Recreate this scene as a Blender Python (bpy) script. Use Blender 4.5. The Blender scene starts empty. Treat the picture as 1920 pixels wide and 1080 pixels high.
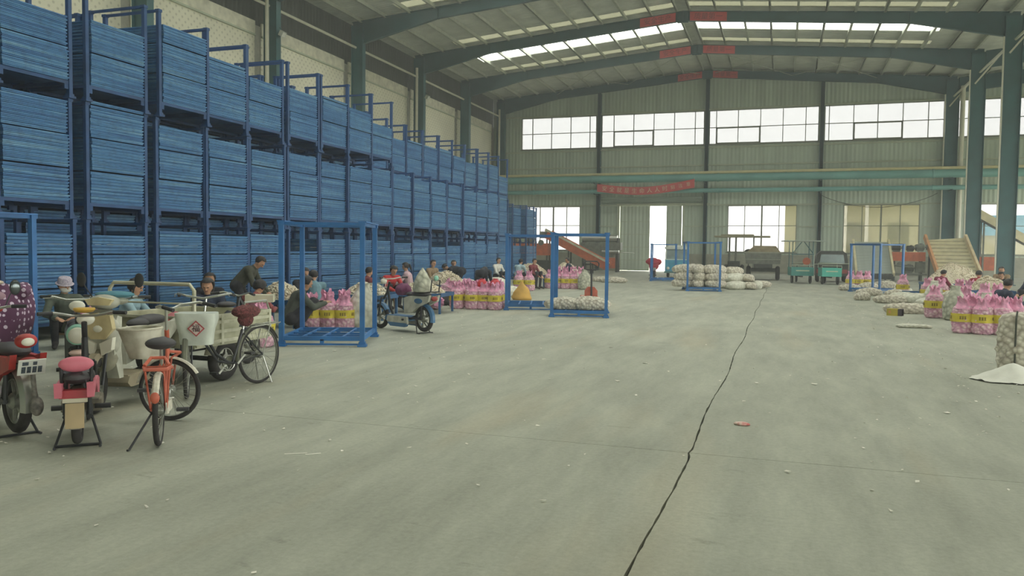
import bpy, bmesh, math, random
import numpy as np
from mathutils import Vector, Matrix, noise, Euler
PI = math.pi
SC = bpy.context.scene
COL = SC.collection

# ------------------------------------------------------------------ camera, world, exposure
F_PX, YAW, PIT, ROL, CAM_H = 1508.11, .3253, .0472, .0114, 1.6
_F = Vector((-math.sin(YAW), math.cos(YAW), 0)); _R = Vector((math.cos(YAW), math.sin(YAW), 0)); _U = Vector((0, 0, 1))
_F2 = _F*math.cos(PIT) - _U*math.sin(PIT); _U2 = _U*math.cos(PIT) + _F*math.sin(PIT)
_R3 = _R*math.cos(ROL) + _U2*math.sin(ROL); _U3 = _U2*math.cos(ROL) - _R*math.sin(ROL)
cd = bpy.data.cameras.new('camera'); cam = bpy.data.objects.new('camera', cd); COL.objects.link(cam)
cd.sensor_width = 36; cd.lens = F_PX/1920*36; cd.clip_end = 500; cd.clip_start = .1
cam.matrix_world = Matrix(((_R3.x, _U3.x, -_F2.x, 0), (_R3.y, _U3.y, -_F2.y, 0), (_R3.z, _U3.z, -_F2.z, CAM_H), (0, 0, 0, 1)))
SC.camera = cam
SKY = 6.0
wd = bpy.data.worlds.new('overcast_sky'); SC.world = wd; wd.use_nodes = True
bg = wd.node_tree.nodes['Background']; bg.inputs[0].default_value = (.985, 1.0, .945, 1); bg.inputs[1].default_value = SKY
SC.view_settings.view_transform = 'Standard'; SC.view_settings.look = 'None'
SC.view_settings.gamma = 1.0; SC.view_settings.use_curve_mapping = False; SC.view_settings.exposure = 0.29
def portal(loc, rot, sx, sy):            # sampling portals at the shed's open sides (give no light themselves)
    l = bpy.data.lights.new('opening_portal', 'AREA'); l.shape = 'RECTANGLE'; l.size = sx; l.size_y = sy
    o = bpy.data.objects.new('opening_portal', l); COL.objects.link(o); o.location = loc; o.rotation_euler = rot
    l.cycles.is_portal = True

# ------------------------------------------------------------------ materials
def lin(c):
    return tuple((v/255/12.92 if v/255 <= .04045 else ((v/255+.055)/1.055)**2.4) for v in c) + (1,)
MATS = {}
def mat(name, col, rough=.7, metal=0, var=.12, scale=3.0, bump=0, bscale=40, coat=0, stretch=None, col2=None):
    if name in MATS: return MATS[name]
    m = bpy.data.materials.new(name); m.use_nodes = True; nt = m.node_tree; b = nt.nodes['Principled BSDF']
    b.inputs['Roughness'].default_value = rough; b.inputs['Metallic'].default_value = metal
    b.inputs['Coat Weight'].default_value = coat
    c = lin(col)
    tc = nt.nodes.new('ShaderNodeTexCoord'); vec = tc.outputs['Object']
    if stretch:
        mp = nt.nodes.new('ShaderNodeMapping'); mp.inputs['Scale'].default_value = stretch
        nt.links.new(vec, mp.inputs[0]); vec = mp.outputs[0]
    n = nt.nodes.new('ShaderNodeTexNoise'); n.inputs['Scale'].default_value = scale; n.inputs['Detail'].default_value = 5
    nt.links.new(vec, n.inputs['Vector'])
    r = nt.nodes.new('ShaderNodeValToRGB'); r.color_ramp.elements[0].position = .3; r.color_ramp.elements[1].position = .7
    d = lin(col2) if col2 else tuple(v*(1-2*var) for v in c[:3]) + (1,)
    r.color_ramp.elements[0].color = d; r.color_ramp.elements[1].color = c if col2 else tuple(min(1, v*(1+var)) for v in c[:3]) + (1,)
    nt.links.new(n.outputs['Fac'], r.inputs[0]); nt.links.new(r.outputs[0], b.inputs['Base Color'])
    if bump:
        n2 = nt.nodes.new('ShaderNodeTexNoise'); n2.inputs['Scale'].default_value = bscale; n2.inputs['Detail'].default_value = 4
        nt.links.new(vec, n2.inputs['Vector'])
        bp = nt.nodes.new('ShaderNodeBump'); bp.inputs['Strength'].default_value = bump; bp.inputs['Distance'].default_value = .02
        nt.links.new(n2.outputs['Fac'], bp.inputs['Height']); nt.links.new(bp.outputs[0], b.inputs['Normal'])
    MATS[name] = m
    return m
def mat_rib(name, col, axis='X', period=.25, rough=.6, var=.08, depth=.03):
    """corrugated sheet: ribs as fine relief, faint streaks as colour"""
    if name in MATS: return MATS[name]
    m = mat(name, col, rough, var=var, scale=.35, stretch=(4, 4, .5)); nt = m.node_tree; b = nt.nodes['Principled BSDF']
    tc = nt.nodes.new('ShaderNodeTexCoord'); w = nt.nodes.new('ShaderNodeTexWave'); w.bands_direction = axis
    w.inputs['Scale'].default_value = .314/period; w.inputs['Distortion'].default_value = 0
    nt.links.new(tc.outputs['Object'], w.inputs['Vector'])
    bp = nt.nodes.new('ShaderNodeBump'); bp.inputs['Strength'].default_value = .8; bp.inputs['Distance'].default_value = depth
    nt.links.new(w.outputs['Fac'], bp.inputs['Height']); nt.links.new(bp.outputs[0], b.inputs['Normal'])
    return m
def mat_lumps(name, col_hi, col_lo, scale=14, rough=.75, extra=None):
    """netting over bulbs: every cell a bulb, dark between"""
    if name in MATS: return MATS[name]
    m = bpy.data.materials.new(name); m.use_nodes = True; nt = m.node_tree; b = nt.nodes['Principled BSDF']
    b.inputs['Roughness'].default_value = rough
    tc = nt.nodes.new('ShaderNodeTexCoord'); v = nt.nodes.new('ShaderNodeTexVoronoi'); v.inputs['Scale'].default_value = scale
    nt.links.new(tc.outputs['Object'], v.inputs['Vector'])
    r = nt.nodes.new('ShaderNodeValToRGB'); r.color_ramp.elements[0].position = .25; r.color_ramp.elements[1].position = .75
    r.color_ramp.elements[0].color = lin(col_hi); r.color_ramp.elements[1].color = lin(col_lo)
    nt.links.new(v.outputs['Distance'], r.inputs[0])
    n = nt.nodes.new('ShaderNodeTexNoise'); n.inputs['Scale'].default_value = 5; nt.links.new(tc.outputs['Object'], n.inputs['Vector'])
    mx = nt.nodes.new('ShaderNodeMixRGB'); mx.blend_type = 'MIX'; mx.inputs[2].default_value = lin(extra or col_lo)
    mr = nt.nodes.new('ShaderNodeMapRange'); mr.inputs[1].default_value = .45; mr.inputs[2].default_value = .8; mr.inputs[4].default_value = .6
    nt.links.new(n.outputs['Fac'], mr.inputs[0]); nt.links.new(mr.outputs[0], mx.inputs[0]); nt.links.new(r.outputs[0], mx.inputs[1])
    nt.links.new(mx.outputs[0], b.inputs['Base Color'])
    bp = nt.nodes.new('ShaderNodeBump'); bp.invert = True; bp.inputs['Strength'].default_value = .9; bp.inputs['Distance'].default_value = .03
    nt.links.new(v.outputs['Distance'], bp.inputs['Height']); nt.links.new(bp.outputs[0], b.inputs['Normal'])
    MATS[name] = m
    return m
def mat_dots(name, base, dot, scale, rad):
    if name in MATS: return MATS[name]
    m = bpy.data.materials.new(name); m.use_nodes = True; nt = m.node_tree; b = nt.nodes['Principled BSDF']; b.inputs['Roughness'].default_value = .8
    tc = nt.nodes.new('ShaderNodeTexCoord'); v = nt.nodes.new('ShaderNodeTexVoronoi'); v.inputs['Scale'].default_value = scale; v.inputs['Randomness'].default_value = .35
    nt.links.new(tc.outputs['Object'], v.inputs['Vector'])
    r = nt.nodes.new('ShaderNodeValToRGB'); r.color_ramp.elements[0].position = rad; r.color_ramp.elements[1].position = rad+.06
    r.color_ramp.elements[0].color = lin(dot); r.color_ramp.elements[1].color = lin(base)
    nt.links.new(v.outputs['Distance'], r.inputs[0]); nt.links.new(r.outputs[0], b.inputs['Base Color'])
    MATS[name] = m
    return m
def mat_pane(name, trans, tint=(1, 1, 1), gloss=.04):
    """dirty glazing: lets part of the sky through"""
    if name in MATS: return MATS[name]
    m = bpy.data.materials.new(name); m.use_nodes = True; nt = m.node_tree; nt.nodes.clear()
    o = nt.nodes.new('ShaderNodeOutputMaterial'); t = nt.nodes.new('ShaderNodeBsdfTransparent')
    t.inputs[0].default_value = (trans*tint[0], trans*tint[1], trans*tint[2], 1)
    g = nt.nodes.new('ShaderNodeBsdfGlossy'); g.inputs['Roughness'].default_value = .15; g.inputs[0].default_value = (.8, .8, .8, 1)
    mx = nt.nodes.new('ShaderNodeMixShader'); mx.inputs[0].default_value = gloss
    nt.links.new(t.outputs[0], mx.inputs[1]); nt.links.new(g.outputs[0], mx.inputs[2]); nt.links.new(mx.outputs[0], o.inputs[0])
    MATS[name] = m
    return m

# ------------------------------------------------------------------ mesh building
class MB:
    def __init__(s): s.v = []; s.f = []
    def add(s, vs, fs, M=None):
        n = len(s.v)
        s.v += [tuple(M @ Vector(p)) if M else tuple(p) for p in vs]
        s.f += [tuple(i+n for i in q) for q in fs]
        return s
    def box(s, c, d, M=None, rz=0, rx=0, ry=0):
        x, y, z = (k/2 for k in d)
        vs = [(-x, -y, -z), (x, -y, -z), (x, y, -z), (-x, y, -z), (-x, -y, z), (x, -y, z), (x, y, z), (-x, y, z)]
        fs = [(0, 3, 2, 1), (4, 5, 6, 7), (0, 1, 5, 4), (1, 2, 6, 5), (2, 3, 7, 6), (3, 0, 4, 7)]
        T = Matrix.Translation(c) @ Euler((rx, ry, rz)).to_matrix().to_4x4()
        return s.add(vs, fs, M @ T if M else T)
    def bb(s, a, b): return s.box([(a[i]+b[i])/2 for i in range(3)], [abs(b[i]-a[i]) for i in range(3)])
    def tube(s, pts, r, seg=8, M=None, cap=True, closed=False):
        pts = [Vector(p) for p in pts]; n = len(pts); vs = []; fs = []
        rr = r if isinstance(r, (list, tuple)) else [r]*n
        up = None
        for i, p in enumerate(pts):
            a = pts[(i-1) % n] if (i > 0 or closed) else pts[0]; b = pts[(i+1) % n] if (i < n-1 or closed) else pts[-1]
            t = (b-a).normalized() if (b-a).length > 1e-9 else Vector((0, 0, 1))
            if up is None: up = Vector((0, 0, 1)) if abs(t.z) < .9 else Vector((1, 0, 0))
            u = t.cross(up)
            if u.length < 1e-6: u = t.orthogonal()
            u.normalize(); w = u.cross(t).normalized(); up = w
            for k in range(seg):
                q = 2*PI*k/seg; vs.append(p + (u*math.cos(q) + w*math.sin(q))*rr[i])
        m = n if closed else n-1
        for i in range(m):
            for k in range(seg):
                a, b = i*seg+k, i*seg+(k+1) % seg; c, d = ((i+1) % n)*seg+(k+1) % seg, ((i+1) % n)*seg+k
                fs.append((a, d, c, b))
        if cap and not closed:
            fs.append(tuple(range(seg))); fs.append(tuple(reversed(range((n-1)*seg, n*seg))))
        return s.add(vs, fs, M)
    def beam(s, a, b, w, h, M=None, up=(0, 0, 1)):
        a = Vector(a); b = Vector(b); t = (b-a).normalized(); u = Vector(up)
        if abs(t.dot(u)) > .98: u = Vector((0, 1, 0))
        x = t.cross(u).normalized(); u = x.cross(t)
        vs = [p + x*i*w/2 + u*j*h/2 for p in (a, b) for i, j in ((-1, -1), (1, -1), (1, 1), (-1, 1))]
        return s.add(vs, [(0, 1, 2, 3), (7, 6, 5, 4), (0, 4, 5, 1), (1, 5, 6, 2), (2, 6, 7, 3), (3, 7, 4, 0)], M)
    def torus(s, c, R, r, axis='X', M=None, seg=32, tseg=8, sx=1.0):
        vs = []; fs = []
        for i in range(seg):
            a = 2*PI*i/seg
            for k in range(tseg):
                b = 2*PI*k/tseg; q = R + r*math.cos(b); o = r*sx*math.sin(b)
                p = (o, q*math.cos(a), q*math.sin(a)) if axis == 'X' else ((q*math.cos(a), o, q*math.sin(a)) if axis == 'Y' else (q*math.cos(a), q*math.sin(a), o))
                vs.append(Vector(c) + Vector(p))
        for i in range(seg):
            for k in range(tseg):
                fs.append((i*tseg+k, ((i+1) % seg)*tseg+k, ((i+1) % seg)*tseg+(k+1) % tseg, i*tseg+(k+1) % tseg))
        return s.add(vs, fs, M)
    def ball(s, c, r, M=None, seg=16, rings=10, fn=None):
        if not isinstance(r, (list, tuple)): r = (r, r, r)
        vs = [(0, 0, -1)]; fs = []
        for i in range(1, rings):
            t = PI*i/rings
            for k in range(seg):
                p = 2*PI*k/seg; vs.append((math.sin(t)*math.cos(p), math.sin(t)*math.sin(p), -math.cos(t)))
        vs.append((0, 0, 1)); L = len(vs)-1
        for k in range(seg): fs.append((0, 1+(k+1) % seg, 1+k)); fs.append((L, L-seg+k, L-seg+(k+1) % seg))
        for i in range(rings-2):
            for k in range(seg):
                a = 1+i*seg+k; b = 1+i*seg+(k+1) % seg; fs.append((a, b, b+seg, a+seg))
        if fn: vs = [fn(Vector(p)) for p in vs]
        vs = [(c[0]+p[0]*r[0], c[1]+p[1]*r[1], c[2]+p[2]*r[2]) for p in vs]
        return s.add(vs, fs, M)
    def lathe(s, prof, c=(0, 0, 0), seg=20, M=None, caps=True):
        vs = []; fs = []; n = len(prof)
        for rr, z in prof:
            for k in range(seg):
                a = 2*PI*k/seg; vs.append((c[0]+rr*math.cos(a), c[1]+rr*math.sin(a), c[2]+z))
        for i in range(n-1):
            for k in range(seg):
                a, b = i*seg+k, i*seg+(k+1) % seg; fs.append((a, b, b+seg, a+seg))
        if caps: fs.append(tuple(reversed(range(seg)))); fs.append(tuple(range((n-1)*seg, n*seg)))
        return s.add(vs, fs, M)
    def prism(s, prof, x0, x1, axis='X', M=None):
        """prof: list of 2-D points; axis X: (y,z) swept in x; Y: (x,z); Z: (x,y)"""
        n = len(prof)
        def P(p, t): return (t, p[0], p[1]) if axis == 'X' else ((p[0], t, p[1]) if axis == 'Y' else (p[0], p[1], t))
        vs = [P(p, x0) for p in prof] + [P(p, x1) for p in prof]
        fs = [tuple(range(n)), tuple(reversed(range(n, 2*n)))] + [(i, i+n, (i+1) % n+n, (i+1) % n) for i in range(n)]
        return s.add(vs, fs, M)
    def arc_strip(s, c, R, a0, a1, w, th=.004, seg=14, M=None, lip=.0):
        """mudguard: curved strip about the X axis (angles in the y-z plane)"""
        for (r0, xo) in ((R, 0),):
            vs = []; fs = []
            for i in range(seg+1):
                a = a0+(a1-a0)*i/seg
                for (x, rr) in ((-w/2, R-lip), (-w/4, R), (w/4, R), (w/2, R-lip), (w/2, R-lip-th), (w/4, R-th), (-w/4, R-th), (-w/2, R-lip-th)):
                    vs.append((c[0]+x, c[1]+rr*math.cos(a), c[2]+rr*math.sin(a)))
            for i in range(seg):
                for k in range(8): fs.append((i*8+k, (i+1)*8+k, (i+1)*8+(k+1) % 8, i*8+(k+1) % 8))
            fs.append(tuple(range(8))); fs.append(tuple(reversed(range(seg*8, seg*8+8))))
            s.add(vs, fs, M)
        return s
    def mesh(s, name, m, smooth=True, ang=40):
        me = bpy.data.meshes.new(name); me.from_pydata([tuple(p) for p in s.v], [], s.f)
        bm = bmesh.new(); bm.from_mesh(me); bmesh.ops.recalc_face_normals(bm, faces=bm.faces); bm.to_mesh(me); bm.free()
        if m: me.materials.append(m)
        if smooth:
            me.polygons.foreach_set('use_smooth', [True]*len(me.polygons)); me.set_sharp_from_angle(angle=math.radians(ang))
        me.update()
        return me
    def build(s, name, m, parent=None, smooth=True, ang=40):
        return put(name, s.mesh(name, m, smooth, ang), parent)
def put(name, me, parent=None, loc=None, rot=None, scale=None):
    o = bpy.data.objects.new(name, me); COL.objects.link(o)
    if parent: o.parent = parent
    if loc is not None: o.location = loc
    if rot is not None: o.rotation_euler = rot
    if scale is not None: o.scale = scale
    return o
def tag(o, label=None, cat=None, group=None, kind=None):
    if label: o['label'] = label
    if cat: o['category'] = cat
    if group: o['group'] = group
    if kind: o['kind'] = kind
    return o
def thing(name, label, cat, loc=(0, 0, 0), rz=0, group=None):
    o = bpy.data.objects.new(name, None); COL.objects.link(o); o.location = loc; o.rotation_euler = (0, 0, rz); o.empty_display_size = .1
    return tag(o, label, cat, group)
def dup(root, loc=None, rz=None, label=None, parent=None, top=True):
    r = root.copy(); COL.objects.link(r)
    if parent: r.parent = parent
    if top:
        if loc is not None: r.location = loc
        if rz is not None: r.rotation_euler = (0, 0, rz)
        if label: r['label'] = label
    for ch in list(root.children): dup(ch, parent=r, top=False)
    return r
def struct(o, label=None):
    o['kind'] = 'structure'
    if label: o['label'] = label
    return o
def text_mesh(name, body, size, m, parent, loc, rot, extrude=.002, align='CENTER', sx=1.0):
    cu = bpy.data.curves.new(name, 'FONT'); cu.body = body; cu.size = size; cu.align_x = align; cu.align_y = 'CENTER'; cu.extrude = extrude
    cu.resolution_u = 2
    t = bpy.data.objects.new(name, cu); COL.objects.link(t)
    dg = bpy.context.evaluated_depsgraph_get(); me = bpy.data.meshes.new_from_object(t.evaluated_get(dg))
    bpy.data.objects.remove(t); me.materials.clear(); me.materials.append(m)
    o = put(name, me, parent, loc, rot)
    o.scale = (sx, 1, 1)
    return o
def rz_to(dx, dy): return math.atan2(-dx, dy)      # rotation that turns local +Y towards (dx,dy)
# ------------------------------------------------------------------ the shed
YB, BAY, XL, XR, XRIDGE = 65.8, 8.183, -22.98, 10.83, -6.08
XWL, YWB, YF, XOPEN = -24.2, 66.3, -14.0, 26.0  # right side, out of view, is left open to give the main light
ZR, SL, XV = 16.2, .0885, 11.9           # ridge height, roof slope, valley
def roofz(x):
    if x <= XV: return ZR - SL*abs(x-XRIDGE)
    return ZR - SL*(XV-XRIDGE) + SL*(x-XV)
teal = mat('steel_teal', (50, 94, 98), .5, var=.12, scale=1.2)
teal_d = mat('steel_teal_rafter', (44, 82, 88), .5, var=.1, scale=1.2)
wallm = mat_rib('wall_sheet', (178, 192, 174), 'X', .30, .55)
trimm = mat('galvanised_trim', (176, 184, 160), .5, var=.06)
mull = mat('window_frame_steel', (120, 125, 108), .5, var=.05)
pane_hi = mat_pane('pane_frosted', .40, (1.0, 1.0, 1.0))
pane_lo = mat_pane('pane_dusty', .50, (1.0, .99, .98))
conc = None
def concrete():
    m = mat('concrete_floor', (176, 179, 165), .82, var=.06, scale=.35); nt = m.node_tree; b = nt.nodes['Principled BSDF']
    b.inputs['Specular IOR Level'].default_value = .3
    base = b.inputs['Base Color'].links[0].from_socket
    tc = nt.nodes.new('ShaderNodeTexCoord')
    # long drag streaks
    mp = nt.nodes.new('ShaderNodeMapping'); mp.inputs['Scale'].default_value = (1.6, .35, 1); mp.inputs['Rotation'].default_value = (0, 0, .5)
    nt.links.new(tc.outputs['Object'], mp.inputs[0])
    n = nt.nodes.new('ShaderNodeTexNoise'); n.inputs['Scale'].default_value = 1.5; n.inputs['Detail'].default_value = 10; n.inputs['Roughness'].default_value = .7
    nt.links.new(mp.outputs[0], n.inputs['Vector'])
    r = nt.nodes.new('ShaderNodeValToRGB'); r.color_ramp.elements[0].position = .34; r.color_ramp.elements[1].position = .62
    r.color_ramp.elements[0].color = (.70, .70, .68, 1); r.color_ramp.elements[1].color = (1.04, 1.03, 1.0, 1)
    nt.links.new(n.outputs['Fac'], r.inputs[0])
    mx = nt.nodes.new('ShaderNodeMixRGB'); mx.blend_type = 'MULTIPLY'; mx.inputs[0].default_value = .75
    nt.links.new(base, mx.inputs[1]); nt.links.new(r.outputs[0], mx.inputs[2])
    # dark scuffs and tyre dirt
    n2 = nt.nodes.new('ShaderNodeTexNoise'); n2.inputs['Scale'].default_value = 2.3; n2.inputs['Detail'].default_value = 9; n2.inputs['Roughness'].default_value = .75
    mp2 = nt.nodes.new('ShaderNodeMapping'); mp2.inputs['Scale'].default_value = (.8, 1.7, 1); nt.links.new(tc.outputs['Object'], mp2.inputs[0]); nt.links.new(mp2.outputs[0], n2.inputs['Vector'])
    r2 = nt.nodes.new('ShaderNodeValToRGB'); r2.color_ramp.elements[0].position = .27; r2.color_ramp.elements[1].position = .40
    r2.color_ramp.elements[0].color = (.42, .42, .40, 1); r2.color_ramp.elements[1].color = (1, 1, 1, 1)
    nt.links.new(n2.outputs['Fac'], r2.inputs[0])
    mx2 = nt.nodes.new('ShaderNodeMixRGB'); mx2.blend_type = 'MULTIPLY'; mx2.inputs[0].default_value = .6
    nt.links.new(mx.outputs[0], mx2.inputs[1]); nt.links.new(r2.outputs[0], mx2.inputs[2])
    # ochre mud
    n3 = nt.nodes.new('ShaderNodeTexNoise'); n3.inputs['Scale'].default_value = .5; n3.inputs['Detail'].default_value = 7
    nt.links.new(mp.outputs[0], n3.inputs['Vector'])
    mr = nt.nodes.new('ShaderNodeMapRange'); mr.inputs[1].default_value = .56; mr.inputs[2].default_value = .74; mr.inputs[4].default_value = .5
    nt.links.new(n3.outputs['Fac'], mr.inputs[0])
    mx3 = nt.nodes.new('ShaderNodeMixRGB'); mx3.inputs[2].default_value = lin((182, 170, 142)); nt.links.new(mr.outputs[0], mx3.inputs[0]); nt.links.new(mx2.outputs[0], mx3.inputs[1])
    n4 = nt.nodes.new('ShaderNodeTexNoise'); n4.inputs['Scale'].default_value = 26; n4.inputs['Detail'].default_value = 6; n4.inputs['Roughness'].default_value = .75; nt.links.new(tc.outputs['Object'], n4.inputs['Vector'])
    r4 = nt.nodes.new('ShaderNodeValToRGB'); r4.color_ramp.elements[0].position = .3; r4.color_ramp.elements[1].position = .62; r4.color_ramp.elements[0].color = (.72, .72, .71, 1); r4.color_ramp.elements[1].color = (1.05, 1.05, 1.04, 1); nt.links.new(n4.outputs['Fac'], r4.inputs[0])
    mx4 = nt.nodes.new('ShaderNodeMixRGB'); mx4.blend_type = 'MULTIPLY'; mx4.inputs[0].default_value = .55; nt.links.new(mx3.outputs[0], mx4.inputs[1]); nt.links.new(r4.outputs[0], mx4.inputs[2])
    nt.links.new(mx4.outputs[0], b.inputs['Base Color'])
    bp = nt.nodes.new('ShaderNodeBump'); bp.inputs['Strength'].default_value = .15; bp.inputs['Distance'].default_value = .01; nt.links.new(n4.outputs['Fac'], bp.inputs['Height']); nt.links.new(bp.outputs[0], b.inputs['Normal'])
    return m
conc = concrete()
joint_m = mat('joint_dirt', (58, 60, 52), .95)
# floor: dark bedding with slabs parted by open joints
fl_ = MB(); fl_.bb((XWL-.3, YF, -.25), (XOPEN+2, YWB+.2, -.03)); floor = struct(fl_.build('floor', joint_m, smooth=False), 'grey concrete floor with one long joint')
rng = random.Random(3)
xj, yj = -.68, 6.47
def slab(x0, x1, y0, y1, jag=None):
    b = MB(); g = .004
    def edge(p, q, wob):
        pts = []; n = max(2, int((Vector(q)-Vector(p)).length/.12)) if wob else 1
        for i in range(n):
            t = i/n; pt = Vector(p).lerp(Vector(q), t)
            if wob and i: pt.x += rng.uniform(-wob, wob)+.02*math.sin(pt.y*1.3)*1
            pts.append((pt.x, pt.y))
        return pts
    r = []
    L, R_ = (.007 if x0 == xj else 0), (.007 if x1 == xj else 0)
    gy0, gy1 = (.0035 if y0 == yj else 0), (.0035 if y1 == yj else 0)
    x0 += L; x1 -= R_; y0 += gy0; y1 -= gy1
    r += edge((x0, y0), (x1, y0), 0) + edge((x1, y0), (x1, y1), .005 if R_ else 0) + edge((x1, y1), (x0, y1), 0) + edge((x0, y1), (x0, y0), .005 if L else 0)
    n = len(r)
    vs = [(p[0], p[1], 0) for p in r] + [(p[0], p[1], -.03) for p in r]
    bm = bmesh.new(); vv = [bm.verts.new(v) for v in vs]
    bm.faces.new(vv[:n])
    for i in range(n): bm.faces.new((vv[i], vv[i+n], vv[(i+1) % n+n], vv[(i+1) % n]))
    bmesh.ops.recalc_face_normals(bm, faces=bm.faces); bmesh.ops.triangulate(bm, faces=[f for f in bm.faces if len(f.verts) > 4])
    me = bpy.data.meshes.new('slab'); bm.to_mesh(me); bm.free(); me.materials.append(conc)
    put('slab', me, floor)
for (a, b) in ((XWL-.2, xj), (xj, XOPEN+1.5)):
    for (c, d) in ((YF, yj), (yj, YWB+.1)): slab(a, b, c, d)
# ground outside
gm = mat('yard_ground', (205, 200, 180), .9, var=.08, scale=.2)
g = MB(); g.bb((-120, YWB+.2, -.4), (150, 180, -.02)); g.bb((XOPEN+2, -80, -.4), (150, YWB+.2, -.02)); g.bb((-120, -80, -.4), (XOPEN+2, YF, -.02))
tag(struct(g.build('yard_ground', gm, smooth=False), 'pale yard ground outside the shed'))

# back wall with openings
UZ0, UZ1, LZ0, LZ1 = 10.18, 12.86, 1.64, 5.32
up_win = [(-21.6, -15.05), (-14.62, -6.28), (-5.9, 2.28), (2.68, 10.85), (11.75, 20.0)]
lo_win = [(-21.04, -16.35), (-4.31, .86), (4.21, 9.45), (12.9, 20.0)]
DX0, DX1, DZ = -12.96, -7.84, 5.32
wb = MB()
def wallbox(x0, x1, z0, z1, m=wb): m.bb((x0, YWB-.06, z0), (x1, YWB+.06, z1))
def rowfill(z0, z1, holes):
    x = XWL
    for a, b in sorted(holes):
        wallbox(x, a, z0, z1); x = b
    wallbox(x, XOPEN, z0, z1)
rowfill(0, LZ0, [(DX0, DX1)]); rowfill(LZ0, LZ1, lo_win+[(DX0, DX1)]); rowfill(LZ1, UZ0, []); rowfill(UZ0, UZ1, up_win)
n = 40
xs = [XWL, XRIDGE, XV, XOPEN]
for a, b in zip(xs, xs[1:]): wb.prism([(a, UZ1), (b, UZ1), (b, roofz(b)+.05), (a, roofz(a)+.05)], YWB-.06, YWB+.06, 'Y')
wall_back = struct(wb.build('wall_back', wallm, smooth=False), 'grey green sheet steel end wall with two rows of windows')
plm = mat('plinth_render', (150, 150, 132), .9, var=.1)
for (a, b) in ((XWL+.05, DX0-.15), (DX1+.15, XOPEN)):
    p = MB(); p.bb((a, YWB-.22, 0), (b, YWB-.061, 1.45)); p.build('plinth', plm, wall_back, smooth=False)
for z in (LZ1+.06, 9.95, 8.55, UZ1+.09):
    p = MB(); p.bb((XWL+.1, YWB-.16, z-.05), (XOPEN, YWB-.06, z+.05)); p.build('girt', trimm, wall_back, smooth=False)
for (a, b) in ((-16.2, DX0-.1), (DX1+.1, -4.4), (.95, 4.1), (9.55, 12.8)):
    p = MB(); p.bb((a, YWB-.14, 3.63), (b, YWB-.06, 3.71)); p.build('girt', trimm, wall_back, smooth=False)
wn = 0
def window(x0, x1, z0, z1, cols, rows, pm, vent=None, heavy=None):
    global wn
    wn += 1
    f = MB(); t = .05; y0, y1 = YWB-.09, YWB+.03
    f.bb((x0, y0, z0), (x1, y1, z0+t)); f.bb((x0, y0, z1-t), (x1, y1, z1)); f.bb((x0, y0, z0), (x0+t, y1, z1)); f.bb((x1-t, y0, z0), (x1, y1, z1))
    f.bb((x0-.1, YWB-.14, z0-.08), (x1+.1, YWB-.02, z0)); 
    w = struct(f.build('window_%d' % wn, mull, smooth=False), None)
    xs = [x0] + list(cols) + [x1]
    zs = [z0] + list(rows) + [z1]
    b = MB()
    for x in cols:
        ww = .06 if heavy is not None and abs(x-heavy) < .01 else .028
        b.bb((x-ww, y0+.01, z0), (x+ww, y1-.01, z1))
    for z in rows: b.bb((x0, y0+.015, z-.026), (x1, y1-.015, z+.026))
    b.build('glazing_bars', mull, w, smooth=False)
    if vent:
        v = MB(); a0, a1, c0, c1 = vent; k = .1
        v.bb((a0, y0-.04, c0), (a1, y0+.02, c0+k)); v.bb((a0, y0-.04, c1-k), (a1, y0+.02, c1)); v.bb((a0, y0-.04, c0), (a0+k, y0+.02, c1)); v.bb((a1-k, y0-.04, c0), (a1, y0+.02, c1))
        v.build('vent_sash', mull, w, smooth=False)
    for i in range(len(xs)-1):
        for j in range(len(zs)-1):
            p = MB(); p.bb((xs[i]+.02, YWB-.034, zs[j]+.02), (xs[i+1]-.02, YWB-.026, zs[j+1]-.02)); p.build('pane', pm, w, smooth=False)
    return w
ZM = 11.5
upc = [[-20.63, -18.95, -17.27, -15.62], [-13.6, -11.95, -10.3, -8.65, -7.0], [-5.35, -3.68, -2.0, -.33, 1.33], [3.0, 4.72, 6.4, 8.1, 9.8], [13.4, 15.0, 16.7, 18.4]]
for k, ((a, b), c) in enumerate(zip(up_win, upc)):
    v = {1: (-13.6, -10.3, UZ0+.02, ZM), 2: (-5.35, -2.0, UZ0+.02, ZM), 3: (4.72, 8.1, UZ0+.02, ZM)}.get(k)
    window(a, b, UZ0, UZ1, c, [ZM], pane_hi, v)
for a, b in lo_win:
    c = [a+(b-a)*i/4 for i in (1, 2, 3)]
    window(a, b, LZ0, LZ1, c, [3.72], pane_lo, None, c[1])
# sliding door, half open
doorm = mat_rib('door_sheet', (184, 196, 178), 'X', .30, .55)
for i, (a, b, y) in enumerate(((DX0+.05, -10.46, YWB-.2), (-9.12, DX1-.05, YWB-.2))):
    d = MB(); d.bb((a, y-.03, .03), (b, y+.03, DZ)); do = struct(d.build('door_%d' % (i+1), doorm, smooth=False), ('left' if i == 0 else 'right')+' leaf of the half open steel sliding door')
    for z in (.9, 1.95, 3.0, 4.05):
        p = MB(); p.bb((a, y-.045, z-.025), (b, y-.03, z+.025)); p.build('door_rail', trimm, do, smooth=False)
    p = MB(); p.bb((a, y-.05, .03), (a+.09, y+.035, DZ)); p.bb((b-.09, y-.05, .03), (b, y+.035, DZ)); p.build('door_stile', trimm, do, smooth=False)
tr = MB(); tr.bb((DX0-.18, YWB-.3, 0), (DX0, YWB-.06, DZ+.1)); tr.bb((DX1, YWB-.3, 0), (DX1+.18, YWB-.06, DZ+.1)); tr.bb((DX0-.2, YWB-.32, DZ+.05), (DX1+2.2, YWB-.06, DZ+.2))
struct(tr.build('trim_1', trimm, smooth=False), 'pale steel frame and track of the sliding door')
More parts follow.
